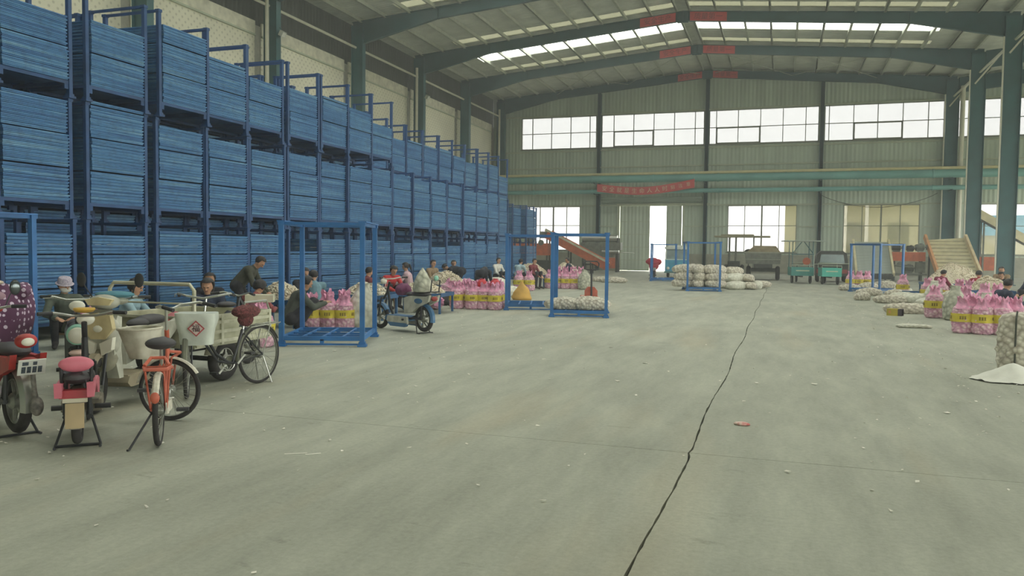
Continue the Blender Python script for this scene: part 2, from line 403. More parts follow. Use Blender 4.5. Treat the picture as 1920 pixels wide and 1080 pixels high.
hb = MB(); hb.bb((-14.5, YWB-.34, 5.55), (-6.3, YWB-.065, 6.05)); struct(hb.build('trim_2', mat_rib('header_box', (128, 142, 126), 'Z', .2), smooth=False), 'grey track cover above the sliding door')

# left wall: pale netted insulation panels between the columns, dark above
def quilt():
    m = mat('netted_insulation', (226, 224, 202), .75, var=.06, scale=.4); nt = m.node_tree; b = nt.nodes['Principled BSDF']
    tc = nt.nodes.new('ShaderNodeTexCoord'); outs = []
    base = b.inputs['Base Color'].links[0].from_socket
    for ang in (.8, -.8):
        mp = nt.nodes.new('ShaderNodeMapping'); mp.inputs['Rotation'].default_value = (ang, 0, 0); nt.links.new(tc.outputs['Object'], mp.inputs[0])
        w = nt.nodes.new('ShaderNodeTexWave'); w.bands_direction = 'Y'; w.inputs['Scale'].default_value = 1.25; nt.links.new(mp.outputs[0], w.inputs['Vector']); outs.append(w.outputs['Fac'])
    mu = nt.nodes.new('ShaderNodeMath'); mu.operation = 'MULTIPLY'; nt.links.new(outs[0], mu.inputs[0]); nt.links.new(outs[1], mu.inputs[1])
    r = nt.nodes.new('ShaderNodeValToRGB'); r.color_ramp.elements[0].position = .45; r.color_ramp.elements[1].position = .85
    r.color_ramp.elements[0].color = (1, 1, 1, 1); r.color_ramp.elements[1].color = (.62, .62, .6, 1); nt.links.new(mu.outputs[0], r.inputs[0])
    mx = nt.nodes.new('ShaderNodeMixRGB'); mx.blend_type = 'MULTIPLY'; mx.inputs[0].default_value = .75; nt.links.new(base, mx.inputs[1]); nt.links.new(r.outputs[0], mx.inputs[2]); nt.links.new(mx.outputs[0], b.inputs['Base Color'])
    return m
qm = quilt(); darkm = mat_rib('upper_wall_sheet', (70, 74, 70), 'Y', .3, .7)
wl = MB(); wl.bb((XWL-.1, YF, 0), (XWL, YWB, 12.2)); wall_left = struct(wl.build('wall_left', mat('wall_backing', (160, 160, 145), .8), smooth=False), 'pale insulated side wall behind the blue racks')
for i in range(10):
    y1 = YB - BAY*i; y0 = y1-BAY
    p = MB(); p.bb((XWL+.001, y0+.25, 0), (XWL+.05, y1-.25, 11.72)); p.build('insulation_panel', qm, wall_left, smooth=False)
    p = MB(); p.bb((XWL+.001, y0+.25, 11.74), (XWL+.09, y1-.25, 12.35)); p.build('top_band', mat('band_cream', (214, 212, 192), .8), wall_left, smooth=False)
    p = MB(); p.bb((XWL+.001, y0+.25, 11.66), (XWL+.13, y1-.25, 11.74)); p.build('ledge', trimm, wall_left, smooth=False)
p = MB(); p.bb((XWL-.12, YF, 12.2), (XWL-.02, YWB, 15)); p.build('upper_sheet', darkm, wall_left, smooth=False)
# front wall behind the viewer
wf = MB()
wf.bb((XWL, YF-.1, 0), (4, YF, 14)); wf.bb((12, YF-.1, 0), (XOPEN, YF, 14)); wf.bb((4, YF-.1, 5), (12, YF, 14))
for a, b in zip(xs, xs[1:]): wf.prism([(a, 14), (b, 14), (b, roofz(b)+.05), (a, roofz(a)+.05)], YF-.1, YF, 'Y')
struct(wf.build('wall_front', wallm, smooth=False), 'sheet wall with wide doorway at the near end')
wr = MB(); wr.bb((XOPEN, YF, 6.5), (XOPEN+.1, YWB, 15.6)); struct(wr.build('wall_right', wallm, smooth=False), 'unseen sheet wall added to limit light from the open side')  # unseen wall, added to cut the light from the open side
portal((XOPEN-.05, (YF+YWB)/2, 3.2), (0, PI/2, 0), 6.4, YWB-YF)
portal((8, YF+.05, 2.5), (-PI/2, 0, 0), 8, 5)

# roof
roofm = mat_rib('roof_sheet', (196, 200, 188), 'Y', .28, .5)
sky_w = mat_pane('skylight_clear', .86, (1, 1, .98), .02)
glow_y = mat_pane('roof_glow_yellow', .25, (1, 1.0, .8), .02)  # glow on the roof beside the rafters, imitated by dim yellow panes
rc = MB()
strips = []                      # (y0,y1,kind)
for i in range(0, 10):
    yr = YB - BAY*i
    if i in (2, 4, 5, 6, 7, 8): strips.append((yr+2.9, yr+4.75+(.7 if i > 3 else 0)-(.5 if i == 8 else 0), 'w'))  # only the farthest is in view, the others are added for floor light
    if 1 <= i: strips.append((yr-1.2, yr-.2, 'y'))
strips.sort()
SX0, SX1 = -20.6, 8.4
def slope_piece(mbx, x0, x1, y0, y1, th=.06):
    for a, b in ((x0, min(x1, XRIDGE)), (max(x0, XRIDGE), min(x1, XV)), (max(x0, XV), x1)):
        if b-a < .01: continue
        mbx.prism([(a, roofz(a)), (b, roofz(b)), (b, roofz(b)+th), (a, roofz(a)+th)], y0, y1, 'Y')
slope_piece(rc, XWL-.5, SX0, YF-.2, YWB+.4); slope_piece(rc, SX1, XOPEN+.5, YF-.2, YWB+.4)
y = YF-.2
for a, b, k in strips:
    if a > y: slope_piece(rc, SX0, SX1, y, a)
    y = max(y, b)
slope_piece(rc, SX0, SX1, y, YWB+.4)
ceiling = struct(rc.build('ceiling', roofm, smooth=False), 'ribbed metal roof underside with translucent strips')
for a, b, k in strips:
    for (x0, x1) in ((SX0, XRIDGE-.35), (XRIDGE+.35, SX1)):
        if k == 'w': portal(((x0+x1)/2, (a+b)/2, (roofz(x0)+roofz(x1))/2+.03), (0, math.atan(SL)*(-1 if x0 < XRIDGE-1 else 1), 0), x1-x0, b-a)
        p = MB(); slope_piece(p, x0, x1, a, b, .012); p.build('skylight_or_glow_strip', sky_w if k == 'w' else glow_y, ceiling, smooth=False)
    p = MB(); slope_piece(p, XRIDGE-.35, XRIDGE+.35, a, b); p.build('ridge_cap', roofm, ceiling, smooth=False)
purm = mat('purlin_galv', (176, 182, 166), .5, var=.08)
px = [XRIDGE-.38 - k*1.52 for k in range(12)] + [XRIDGE+.38 + k*1.52 for k in range(12)] + [13.2, 14.8, 16.4]
for x in px:
    p = MB(); z = roofz(x); p.bb((x-.035, YF, z-.24), (x+.035, YWB-.1, z-.005)); p.bb((x-.035, YF, z-.24), (x+.1, YWB-.1, z-.215)); p.build('purlin', purm, ceiling, smooth=False)
# portal frames: columns and rafters
redm = mat('rafter_banner_red', (190, 72, 76), .7, var=.06); redtxt = mat('rafter_banner_text', (124, 44, 54), .7)
conm = mat('conduit_white', (205, 205, 186), .5, var=.04)
def hcol(x, y, z1, dx, dy, parent=None, name='steel_column', label=None):
    """H-section column: flanges face +-X, web along X"""
    b = MB(); t = .03
    b.bb((x-dx/2, y-dy/2, 0), (x-dx/2+t, y+dy/2, z1)); b.bb((x+dx/2-t, y-dy/2, 0), (x+dx/2, y+dy/2, z1)); b.bb((x-dx/2, y-.012, 0), (x+dx/2, y+.012, z1))
    b.bb((x-dx/2-.08, y-dy/2-.08, 0), (x+dx/2+.08, y+dy/2+.08, .04))
    return b.build(name, teal, parent, smooth=False)
ordinal = ['first', 'second', 'third', 'fourth', 'fifth', 'sixth', 'seventh', 'eighth', 'ninth', 'tenth']
for i in range(0, 9):
    yr = YB - BAY*i
    lc = hcol(XL-.36, yr, 14.3, .72, .36); struct(lc, 'teal steel column, %s along the rack wall from the far end' % ordinal[i])
    rc_ = hcol(XR+.42, yr, 14.3, .84, .36); struct(rc_, 'teal steel column, %s on the open side from the far end' % ordinal[i])
    # fireproof infill plates make the web face read solid
    for cobj, x0, x1 in ((lc, XL-.7, XL-.03), (rc_, XR+.03, XR+.81)):
        p = MB(); p.bb((x0, yr-.06, 0.05), (x1, yr+.06, 14.2)); p.build('web_plate', teal, cobj, smooth=False)
    r = MB(); w = .24
    def rafter(xa, xb, r=r, yr=yr, w=w):        # xa at the column, xb at the ridge
        s = 1 if xb > xa else -1; hx = xa + s*4.6
        zt = lambda x: roofz(x)-.25
        top = [(xa-s*.7, zt(xa)-.0), (xb, zt(xb))]
        prof = [(xa-s*.7, zt(xa)), (xb, zt(xb)), (xb, zt(xb)-.56), (hx, zt(hx)-.56), (xa, 13.25), (xa-s*.7, 13.25)]
        r.prism(prof, yr-.012, yr+.012, 'Y')
        for k in range(len(prof)-1):
            if k in (1, 4): continue
            a, b = prof[k], prof[k+1]; r.beam((a[0], yr, a[1]), (b[0], yr, b[1]), w, .025)
        r.bb((hx-.015, yr-w/2, zt(hx)-.6), (hx+.015, yr+w/2, zt(hx)))
        r.bb((xb-.015, yr-w/2, zt(xb)-.6), (xb+.015, yr+w/2, zt(xb)))
    rafter(XL, XRIDGE); rafter(XR, XRIDGE)
    r.bb((XRIDGE-.32, yr-.06, roofz(XRIDGE)-.92), (XRIDGE+.32, yr+.06, roofz(XRIDGE)-.25))
    ra = struct(r.build('roof_rafter', teal_d, smooth=False), 'tapered teal roof rafter, %s from the far end' % ordinal[i])
    p = MB(); p.prism([(XR+.8, 13.3), (XOPEN, roofz(XOPEN)-1.0), (XOPEN, roofz(XOPEN)-.25), (XR+.8, roofz(XV)-.25)], yr-.1, yr+.1, 'Y'); p.build('side_span_rafter', teal_d, ra, smooth=False)
    if i <= 3:
        for s, txt in ((-1, '安全生产'), (1, '质量第一')):
            xa = XRIDGE + s*.42; xb = XRIDGE + s*(2.55 if i != 0 else 2.3)
            za, zb = roofz(xa)-.30, roofz(xb)-.30
            p = MB(); p.prism([(xa, za), (xb, zb), (xb, zb-.52), (xa, za-.52)], yr-.16, yr-.13, 'Y'); bn = p.build('red_banner', redm, ra, smooth=False)
            text_mesh('banner_characters', txt, .42, redtxt, bn, ((xa+xb)/2, yr-.163, (za+zb)/2-.27), (PI/2, 0 if s < 0 else 0, 0)).rotation_euler = (PI/2, math.atan(SL)*s, 0)
# gable wall posts
for k, x in enumerate((-14.77, -6.05, 2.5)):
    b = MB(); t = .02; z1 = roofz(x)-.8
    b.bb((x-.14, YWB-.42, 0), (x+.14, YWB-.40, z1)); b.bb((x-.14, YWB-.09, 0), (x+.14, YWB-.07, z1)); b.bb((x-.1, YWB-.42, 0), (x+.1, YWB-.07, z1))
    struct(b.build('gable_post', teal, smooth=False), 'teal gable post, %s from the rack wall' % ordinal[k])
# wind bracing rods and eave struts
for i in range(0, 2):
    y0, y1 = YB-BAY*(i+1), YB-BAY*i
    b = MB()
    if i == 0:
        for s in (-1, 1):
            xa, xb, xc = XRIDGE+s*.5, XRIDGE+s*6.3, XRIDGE+s*12.3
            for (p, q) in ((xa, xb), (xb, xc)):
                b.tube([(p, y0, roofz(p)-.45), (q, y1, roofz(q)-.45)], .018, 5); b.tube([(q, y0, roofz(q)-.45), (p, y1, roofz(p)-.45)], .018, 5)
        struct(b.build('wind_bracing', purm), 'crossed steel bracing rods under the last roof bay')
for side, x in (('rack wall', XL-.5), ('open side', XR+.5)):
    b = MB(); b.tube([(x, YF, 13.05), (x, YB, 13.05)], .07, 8); struct(b.build('eave_pipe', conm), 'long pale pipe under the eaves on the %s' % side)
for i in range(0, 7):
    yr = YB-BAY*i
    b = MB(); b.tube([(XL-.42, yr-.32, .0), (XL-.42, yr-.32, 13.6)], .09, 8)
    if i % 2 == 0: struct(b.build('downpipe', conm), 'pale downpipe beside the %s column of the rack wall' % ordinal[i])
    b = MB(); b.bb((XR-.1, yr-.2, 0), (XR-.03, yr-.12, 13.2)); b.beam((XR+.2, yr-.25, 12.3), (XR+1.6, yr-.25, 14.1), .09, .09)
    if i == 0: b.tube([(XR+1.02, yr-.45, 0), (XR+1.02, yr-.45, 13.7)], .16, 10)
    struct(b.build('column_conduit', conm, smooth=True), 'pale conduit and brace on the %s open side column' % ordinal[i])
for i in (2, 4):       # flood lamps on the rack-wall columns
    yr = YB-BAY*i
    t = thing('flood_lamp', 'small grey flood lamp on the %s column above the racks' % ordinal[i], 'lamp', (XL+.05, yr, 11.7), 0, 'flood lamps')
    p = MB(); p.box((.16, 0, 0), (.2, .3, .26), ry=.5); p.build('housing', mat('lamp_grey', (170, 175, 165), .4), t)
    p = MB(); p.tube([(0, 0, .3), (.08, 0, .25), (.14, 0, .05)], .02, 6); p.build('bracket', teal_d, t)
    p = MB(); p.box((.24, 0, -.06), (.02, .26, .2), ry=.5); p.build('glass', mat('lamp_glass', (220, 222, 210), .2), t)
# ducts on the end wall
ductm = mat('duct_teal', (112, 166, 160), .45, var=.1, scale=.6); yel = mat('gas_pipe_yellow', (206, 198, 150), .5, var=.05)
for nm, z, r, m, lab in (('large_duct', 7.42, .30, ductm, 'large teal duct running along the end wall'), ('small_duct', 6.42, .17, ductm, 'smaller teal pipe below the large duct'), ('gas_pipe', 7.82, .11, yel, 'thin yellow pipe above the large teal duct')):
    b = MB(); b.tube([(XL-.3, 64.7, z)] + [(x, 64.7, z) for x in range(-20, 26, 5)], r, 14)
    if r > .15:
        for x in range(-20, 25, 5): b.tube([(x-.03, 64.7, z), (x+.03, 64.7, z)], r+.05, 14)
    struct(b.build(nm, m), lab)
for k, x in enumerate((-14.77, -6.05, 2.5, 11.2)):
    for z, nm in ((6.23, 'smaller pipe'), (7.085, 'large duct')):
        b = MB(); b.bb((x-.05, 64.35, z-.035), (x+.05, YWB-.3, z+.035)); struct(b.build('duct_bracket', teal_d, smooth=False), 'teal bracket under the %s, %s from the rack wall' % (nm, ordinal[k]))
b = MB(); pts = [(2.5+8.0*t, YWB-.45, 6.1-1.0*math.sin(PI*t)**.8) for t in [k/20 for k in range(21)]]; b.tube(pts, .02, 5)
tag(b.build('loose_cable', mat('cable_black', (40, 42, 40), .6)), 'thin dark cable sagging over the right hand window', 'cable')
# slogan banner on the ducts
ban = MB(); vs = []; fs = []; N = 24; X0, X1 = -14.5, -6.75; yb_ = 64.3
for i in range(N+1):
    t = i/N; x = X0+(X1-X0)*t; sag = -.42*math.sin(PI*t)**1.1; z = 7.02+.28*t+sag
    w = .62 if t < .7 else .62+.05*(t-.7)/.3
    vs += [(x, yb_+.02*math.sin(7*t), z-.0), (x, yb_-.03+.02*math.sin(9*t), z-.31), (x, yb_+.02*math.sin(5*t), z-w)]
    vs += [(x, yb_+.02*math.sin(7*t)+.012, z-.0), (x, yb_-.018+.02*math.sin(9*t), z-.31), (x, yb_+.02*math.sin(5*t)+.012, z-w)]
for i in range(N):
    o = i*6; q = o+6
    fs += [(o, q, q+1, o+1), (o+1, q+1, q+2, o+2), (o+3, o+4, q+4, q+3), (o+4, o+5, q+5, q+4), (o, o+3, q+3, q), (o+2, q+2, q+5, o+5)]
fs += [(0, 1, 4, 3), (1, 2, 5, 4)]; e = N*6; fs += [(e, e+3, e+4, e+1), (e+1, e+4, e+5, e+2)]
ban.add(vs, fs); bo = tag(ban.build('slogan_banner', mat('banner_red', (196, 84, 84), .8, var=.05)), 'long faded red slogan banner sagging across the ducts', 'banner')
for x, z in ((X0+.03, 7.0), (X1-.03, 7.28)):
    p = MB(); p.tube([(x, yb_+.01, z), (x, 64.5, z+.3), (x, 64.62, 7.93)], .015, 5); p.tube([(x, yb_+.01, z-.55), (x, 64.45, 6.58 if x < -10 else 6.6)], .015, 5); p.build('banner_tie', trimm, bo)
chars = '安全就是生命人人时刻注意'; btm = mat('banner_letters', (225, 205, 180), .8)
for k, ch in enumerate(chars):
    t = .08+.86*k/(len(chars)-1); x = X0+(X1-X0)*t; z = 7.02+.28*t-.42*math.sin(PI*t)**1.1-.33
    text_mesh('banner_character', ch, .44 if k < 9 else .34, btm, bo, (x, yb_-.055, z), (PI/2, -math.atan(.036-.17*math.cos(PI*t)), 0))
# outside: pale neighbour building, posts and a blue roofed shed seen through the glazing
om = mat('neighbour_wall', (198, 194, 160), .9, var=.04, scale=.2)
t = thing('neighbour_building', 'pale yellow building seen through the right hand windows', 'building', (8, 84, 0))
p = MB(); p.bb((-8, 0, 0), (5.5, 4, 6.6)); p.build('wall', om, t, smooth=False)
p = MB(); p.bb((-8.6, -1.2, 6.6), (6, 4.3, 7)); p.build('roof', mat('neighbour_roof', (214, 208, 176), .8), t, smooth=False)
for k in range(4):
    p = MB(); p.bb((-6.5+k*1.9, -.9, 0), (-6.2+k*1.9, -.6, 6.6)); p.build('post', mat('neighbour_post', (236, 232, 215), .8), t, smooth=False)
for k in range(3):
    p = MB(); p.bb((-5.9+k*3.6, -.05, 1.6), (-4.1+k*3.6, .05, 4.6)); p.build('window', mat('neighbour_window', (150, 150, 120), .5), t, smooth=False)
t = thing('neighbour_shed', 'blue roofed shed seen through the far right window', 'building', (20, 92, 0))
p = MB(); p.bb((-5, 0, 0), (9, 6, 3.6)); p.build('wall', om, t, smooth=False)
p = MB(); p.bb((-5.4, -.6, 3.6), (9.4, 6.4, 5.6)); p.build('roof', mat('shed_roof_blue', (110, 170, 190), .6), t, smooth=False)

# thin dust haze filling the shed
hm = bpy.data.materials.new('dust_haze'); hm.use_nodes = True; hn = hm.node_tree; hn.nodes.clear()
ho = hn.nodes.new('ShaderNodeOutputMaterial'); hv = hn.nodes.new('ShaderNodeVolumeScatter'); hv.inputs['Color'].default_value = (.93, .97, .92, 1); hv.inputs['Density'].default_value = .0032; hv.inputs['Anisotropy'].default_value = .2
hn.links.new(hv.outputs[0], ho.inputs['Volume'])
hz_ = MB(); hz_.bb((XWL-.8, YF-.6, -.5), (XOPEN+1.2, YWB+.8, 17.2)); hzo = hz_.build('dust_haze', hm, None, False); tag(hzo, 'thin dusty haze hanging in the shed air', 'haze', kind='stuff')
# ------------------------------------------------------------------ blue stacking racks and drying trays
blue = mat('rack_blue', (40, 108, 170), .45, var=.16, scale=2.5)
blue_s = mat('rack_blue_shaded', (34, 74, 122), .55, var=.2, scale=2.5)  # darker copy for stacked racks: shade between the stacks put into the colour
def traymat():
    m = bpy.data.materials.new('tray_blue'); m.use_nodes = True; nt = m.node_tree; b = nt.nodes['Principled BSDF']; b.inputs['Roughness'].default_value = .55
    ge = nt.nodes.new('ShaderNodeNewGeometry'); mp = nt.nodes.new('ShaderNodeMapping'); mp.inputs['Scale'].default_value = (.35, .35, 17.0)
    nt.links.new(ge.outputs['Position'], mp.inputs[0])
    n = nt.nodes.new('ShaderNodeTexNoise'); n.inputs['Scale'].default_value = 1.0; n.inputs['Detail'].default_value = 3; n.inputs['Roughness'].default_value = .6
    nt.links.new(mp.outputs[0], n.inputs['Vector'])
    r = nt.nodes.new('ShaderNodeValToRGB'); e = r.color_ramp.elements; e[0].position = .3; e[0].color = lin((40, 92, 146)); e[1].position = .72; e[1].color = lin((116, 160, 188))
    k = e.new(.52); k.color = lin((66, 122, 170)); nt.links.new(n.outputs['Fac'], r.inputs[0])
    # fine dirt and chips
    n2 = nt.nodes.new('ShaderNodeTexNoise'); n2.inputs['Scale'].default_value = 9; n2.inputs['Detail'].default_value = 6; nt.links.new(ge.outputs['Position'], n2.inputs['Vector'])
    r2 = nt.nodes.new('ShaderNodeValToRGB'); r2.color_ramp.elements[0].position = .3; r2.color_ramp.elements[0].color = (.62, .62, .62, 1); r2.color_ramp.elements[1].position = .55
    nt.links.new(n2.outputs['Fac'], r2.inputs[0])
    mx = nt.nodes.new('ShaderNodeMixRGB'); mx.blend_type = 'MULTIPLY'; mx.inputs[0].default_value = .7; nt.links.new(r.outputs[0], mx.inputs[1]); nt.links.new(r2.outputs[0], mx.inputs[2])
    nt.links.new(mx.outputs[0], b.inputs['Base Color'])
    MATS['tray_blue'] = m
    return m
traym = traymat()
RH, RX, RY = 2.05, 1.30, 1.36
def rack_meshes(tag_, top_plate=False, rx=RX, ry=RY, H=RH, s=.07):
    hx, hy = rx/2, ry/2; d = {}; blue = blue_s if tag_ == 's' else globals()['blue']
    p = MB(); p.box((0, 0, H/2), (s, s, H-.01)); p.box((0, 0, .022), (s+.07, s+.07, .04)); p.box((0, 0, .05), (s+.03, s+.03, .06)); p.box((0, 0, H-.03), (s+.025, s+.025, .05)); d['post'] = p.mesh('post', blue, False)
    b = MB()
    if tag_ == 's':
        for sy in (-1, 1): b.box((0, sy*hy, .265), (rx-s, .05, .06))
        for sx in (-1, 1): b.box((sx*(hx-.01), 0, .268), (.06, ry-s, .058))
        for sx in (-1, 1):
            for sy in (-1, 1): b.box((sx*(hx-.01), sy*(hy-.075), .20), (.05, .08, .09))
    else:
        for sy in (-1, 1): b.box((0, sy*hy, .13), (rx-s, .05, .07)); b.box((0, sy*hy, .035), (rx-s, .03, .03))
        for sx in (-1, 1): b.box((sx*hx, 0, .13), (.05, ry-s, .07))
        b.box((0, -hy, .08), (.06, .05, .08)); b.box((0, hy, .08), (.06, .05, .08))
    d['base_frame'] = b.mesh('base_frame', blue, False)
    b = MB(); b.box((0, 0, .145), (.035, ry-.05, .03)); d['deck_bar'] = b.mesh('deck_bar', blue, False)
    b = MB(); b.box((0, 0, .14), (rx-.05, .035, .028)); d['deck_cross_bar'] = b.mesh('deck_cross_bar', blue, False)
    b = MB(); b.box((0, 0, H-.03), (rx-s+.06, .045, .045)); d['top_rail'] = b.mesh('top_rail', blue, False)
    b = MB(); b.box((0, 0, H+.005), (.13, ry+.08, .022)); b.box((0, 0, H-.03), (.04, ry-s, .05)); d['top_plate'] = b.mesh('top_plate', blue, False)
    return d
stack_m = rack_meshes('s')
def rack(meshes, loc, rz, label, rx=RX, ry=RY, deck=True, plate=False, group=None, inset=0):
    t = thing('stacking_rack', label, 'rack', loc, rz, group)
    for sx in (-1, 1):
        for sy in (-1, 1): put('post', meshes['post'], t, (sx*rx/2, sy*ry/2, 0))
    put('base_frame', meshes['base_frame'], t)
    for sy in (-1, 1): put('top_rail', meshes['top_rail'], t, (0, sy*ry/2, 0))
    if deck:
        for k in (-1, 0, 1): put('deck_bar', meshes['deck_bar'], t, (k*rx/4, 0, 0)); put('deck_cross_bar', meshes['deck_cross_bar'], t, (0, k*ry/4, 0))
    if plate:
        for sx in (-1, 1): put('top_plate', meshes['top_plate'], t, (sx*rx/2, 0, 0))
    return t
TP, TX, TY = .0555, 1.38, 1.235
def tray_shape(mb, M=None):
    # shallow tray: proud rim, set back body, open top
    hx, hy = TX/2, TY/2
    prof = [(hx-.014, 0), (hx-.014, .022), (hx, .024), (hx, .046), (hx-.02, .046)]
    vs = []; 
    rings = [(-.014, 0), (-.014, .022), (0, .024), (0, .047), (-.03, .047), (-.03, .02)]
    for o, z in rings: vs += [(-hx-o, -hy-o, z), (hx+o, -hy-o, z), (hx+o, hy+o, z), (-hx-o, hy+o, z)]
    fs = [(0, 3, 2, 1)]
    for i in range(len(rings)-1):
        for k in range(4): a = i*4+k; b = i*4+(k+1) % 4; fs.append((a, b, b+4, a+4))
    n = (len(rings)-1)*4; fs.append((n, n+1, n+2, n+3))
    mb.add(vs, fs, M)
tb = MB(); tray_shape(tb); tray_me = tb.mesh('drying_tray', traym, False)
rng = random.Random(11)
TRAY_GROUP = 'blue drying trays stacked in the racks'
indiv = []; bulk = MB()
XF = -11.6; XC1 = XF - TX/2; XC2 = XC1-1.62
front = [(8.55, 3), (10.05, 3), (11.72, 3), (13.37, 3), (14.76, 3), (16.24, 3), (17.8, 3), (19.28, 3), (20.62, 3), (21.98, 3), (23.38, 2), (24.75, 2), (26.15, 2), (27.65, 2), (29.1, 2), (30.5, 2), (31.9, 2)]
fill_f = {0: [25, 26, 26, 28, 27, 28, 21, 27, 27, 27, 26, 28, 24, 25, 28, 27, 27], 1: [30, 30, 31, 28, 27, 26, 28, 27, 27, 29, 28, 27, 28, 28, 26, 27, 28], 2: [20, 19, 20, 26, 21, 19, 20, 21, 20, 16]}
names_tier = ['bottom', 'middle', 'top']
cand = []
def fill(x, y, z0, nt, near):
    z = z0+.30; dx = rng.uniform(-.02, .02)
    for k in range(nt):
        if k and k % 10 == 0: z += .022; dx = rng.uniform(-.028, .028)
        px_, py_ = x+dx+rng.uniform(-.009, .009), y+rng.uniform(-.008, .008)
        if near is not None: cand.append((near, px_, py_, z))
        else: tray_shape(bulk, Matrix.Translation((px_, py_, z)))
        z += TP
for i, (yc, nt) in enumerate(front):
    jx = rng.uniform(-.05, .05)
    for k in range(nt):
        lab = 'blue rack full of trays, %s tier, %s in front row from the near end' % (names_tier[k], (ordinal+['eleventh', 'twelfth', 'thirteenth', 'fourteenth', 'fifteenth', 'sixteenth', 'seventeenth'])[i])
        ox = XC1 + jx + rng.uniform(-.03, .03)
        if i == 3 and k == 2: ox += .14
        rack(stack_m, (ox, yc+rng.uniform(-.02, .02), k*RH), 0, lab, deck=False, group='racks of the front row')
        near = i if i in (1, 2, 3, 4) else None
        fill(ox, yc, k*RH, fill_f[k][i], near)
ord2 = ordinal+['eleventh', 'twelfth', 'thirteenth', 'fourteenth', 'fifteenth', 'sixteenth', 'seventeenth', 'eighteenth', 'nineteenth', 'twentieth', 'twenty first', 'twenty second']
ys2 = [8.9+1.44*k for k in range(21)]
for i, yc in enumerate(ys2):
    for k in range(3):
        lab = 'blue rack of trays, %s tier, %s in second row by the wall' % (names_tier[k], ord2[i])
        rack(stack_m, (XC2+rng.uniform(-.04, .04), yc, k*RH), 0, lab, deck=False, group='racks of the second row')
        fill(XC2, yc, k*RH, [34, 34, rng.choice((18, 20, 21, 22))][k] if i < 20 else [34, 34, 14][k], None)
for i, (x, y) in enumerate(((-14.6, 42.0), (-14.3, 43.5), (-14.6, 45.0))):
    for k in range(2):
        rack(stack_m, (x, y, k*RH), 0, 'pale blue rack, %s tier, %s of the far group by the corner window' % (names_tier[k], ordinal[i]), deck=False, group='far separate racks')
        fill(x, y, k*RH, 27, None)
# the 300 trays nearest the viewer are single things, the rest one mass
import itertools
cand.sort(key=lambda c: (abs(c[0]-2.4), -c[3]))
for j, (i, x, y, z) in enumerate(cand):
    if j < 300:
        o = put('drying_tray', tray_me, None, (x, y, z)); tag(o, 'shallow blue drying tray stacked among alike trays in the near racks', 'tray', TRAY_GROUP)
    else: tray_shape(bulk, Matrix.Translation((x, y, z)))
tag(bulk.build('drying_trays', traym, None, False), 'blue drying trays stacked in the farther racks', 'trays', kind='stuff')
# loose racks on the floor
loose_m = rack_meshes('l', True, 1.30, 1.5, 2.02, .075)
def loose(loc, rz, label, me=loose_m, ry=1.5): return rack(me, loc, rz, label, 1.30, ry, True, True, 'loose empty racks')
u = Vector((1.24, .47, 0)).normalized(); v = Vector((-u.y, u.x, 0))
a0 = Vector((-7.69, 11.11, 0)); c0 = a0+u*.66+v*.75
loose(c0, math.atan2(u.y, u.x), 'empty blue rack standing by the black bicycle and the white-blue scooter')
near_m = rack_meshes('n', True, 1.30, 1.2, 2.02, .075)
rack(near_m, (-10.72, 8.02, 0), 0, 'empty blue rack cut off by the left picture edge', 1.30, 1.2, True, True, 'loose empty racks')
loose((-6.55, 21.1, 0), .28, 'empty blue rack, left of the pair in the middle of the floor')
loose((-4.78, 19.5, 0), .20, 'blue rack with two sacks lying on its deck')
loose((-6.25, 44.6, 0), .1, 'empty blue rack in front of the blue three wheeled truck')
loose((-3.25, 34.4, 0), .22, 'blue rack loaded with three layers of white sacks')
loose((3.7, 36.9, 0), .75, 'empty blue rack on the right among white sacks')
# ------------------------------------------------------------------ people
skinm = mat('skin', (190, 146, 116), .6, var=.05, scale=8); hairm = mat('hair_black', (34, 30, 30), .55, var=.15, scale=30, bump=.4, bscale=60)
eyem = mat('eye_dark', (46, 36, 32), .4); lipm = mat('lips', (150, 92, 80), .5); shoem = mat('shoe_dark', (52, 48, 46), .7)
def cloth(name, c, var=.10): return mat('cloth_'+name, c, .9, var=var, scale=9, bump=.35, bscale=14)
C = dict(grey_green=cloth('grey_green', (96, 104, 92)), sky=cloth('sky', (150, 178, 186)), navy=cloth('navy', (44, 52, 72)), black=cloth('black', (38, 40, 48)),
         olive=cloth('olive', (72, 74, 62)), plaid=mat_dots('cloth_plaid', (136, 66, 66), (186, 120, 112), 38, .35), greygreen2=cloth('green_jacket', (78, 84, 74)), bluegrey=cloth('bluegrey', (112, 146, 158)),
         maroon=cloth('maroon', (122, 56, 60)), red=cloth('red', (196, 58, 62)), pink=cloth('pink', (208, 176, 182)), tan=cloth('tan', (150, 128, 100)), burgundy=cloth('burgundy', (126, 40, 66)),
         crimson=cloth('crimson', (150, 44, 56)), denim=cloth('denim', (70, 84, 110)), dark=cloth('dark_trousers', (48, 48, 54)), paleblue=cloth('paleblue', (176, 200, 206)), white=cloth('white', (222, 220, 208)))
def capsule(mb, a, b, ra, rb, seg=12):
    a = Vector(a); b = Vector(b); t = b-a; L = t.length
    if L < 1e-6: t = Vector((0, 0, 1))
    t = t.normalized(); pts = []; rr = []
    for k in (80, 60, 35, 10): q = math.radians(k); pts.append(a - t*ra*math.sin(q)); rr.append(ra*math.cos(q))
    for k in (10, 35, 60, 80): q = math.radians(k); pts.append(b + t*rb*math.sin(q)); rr.append(rb*math.cos(q))
    mb.tube(pts, rr, seg)
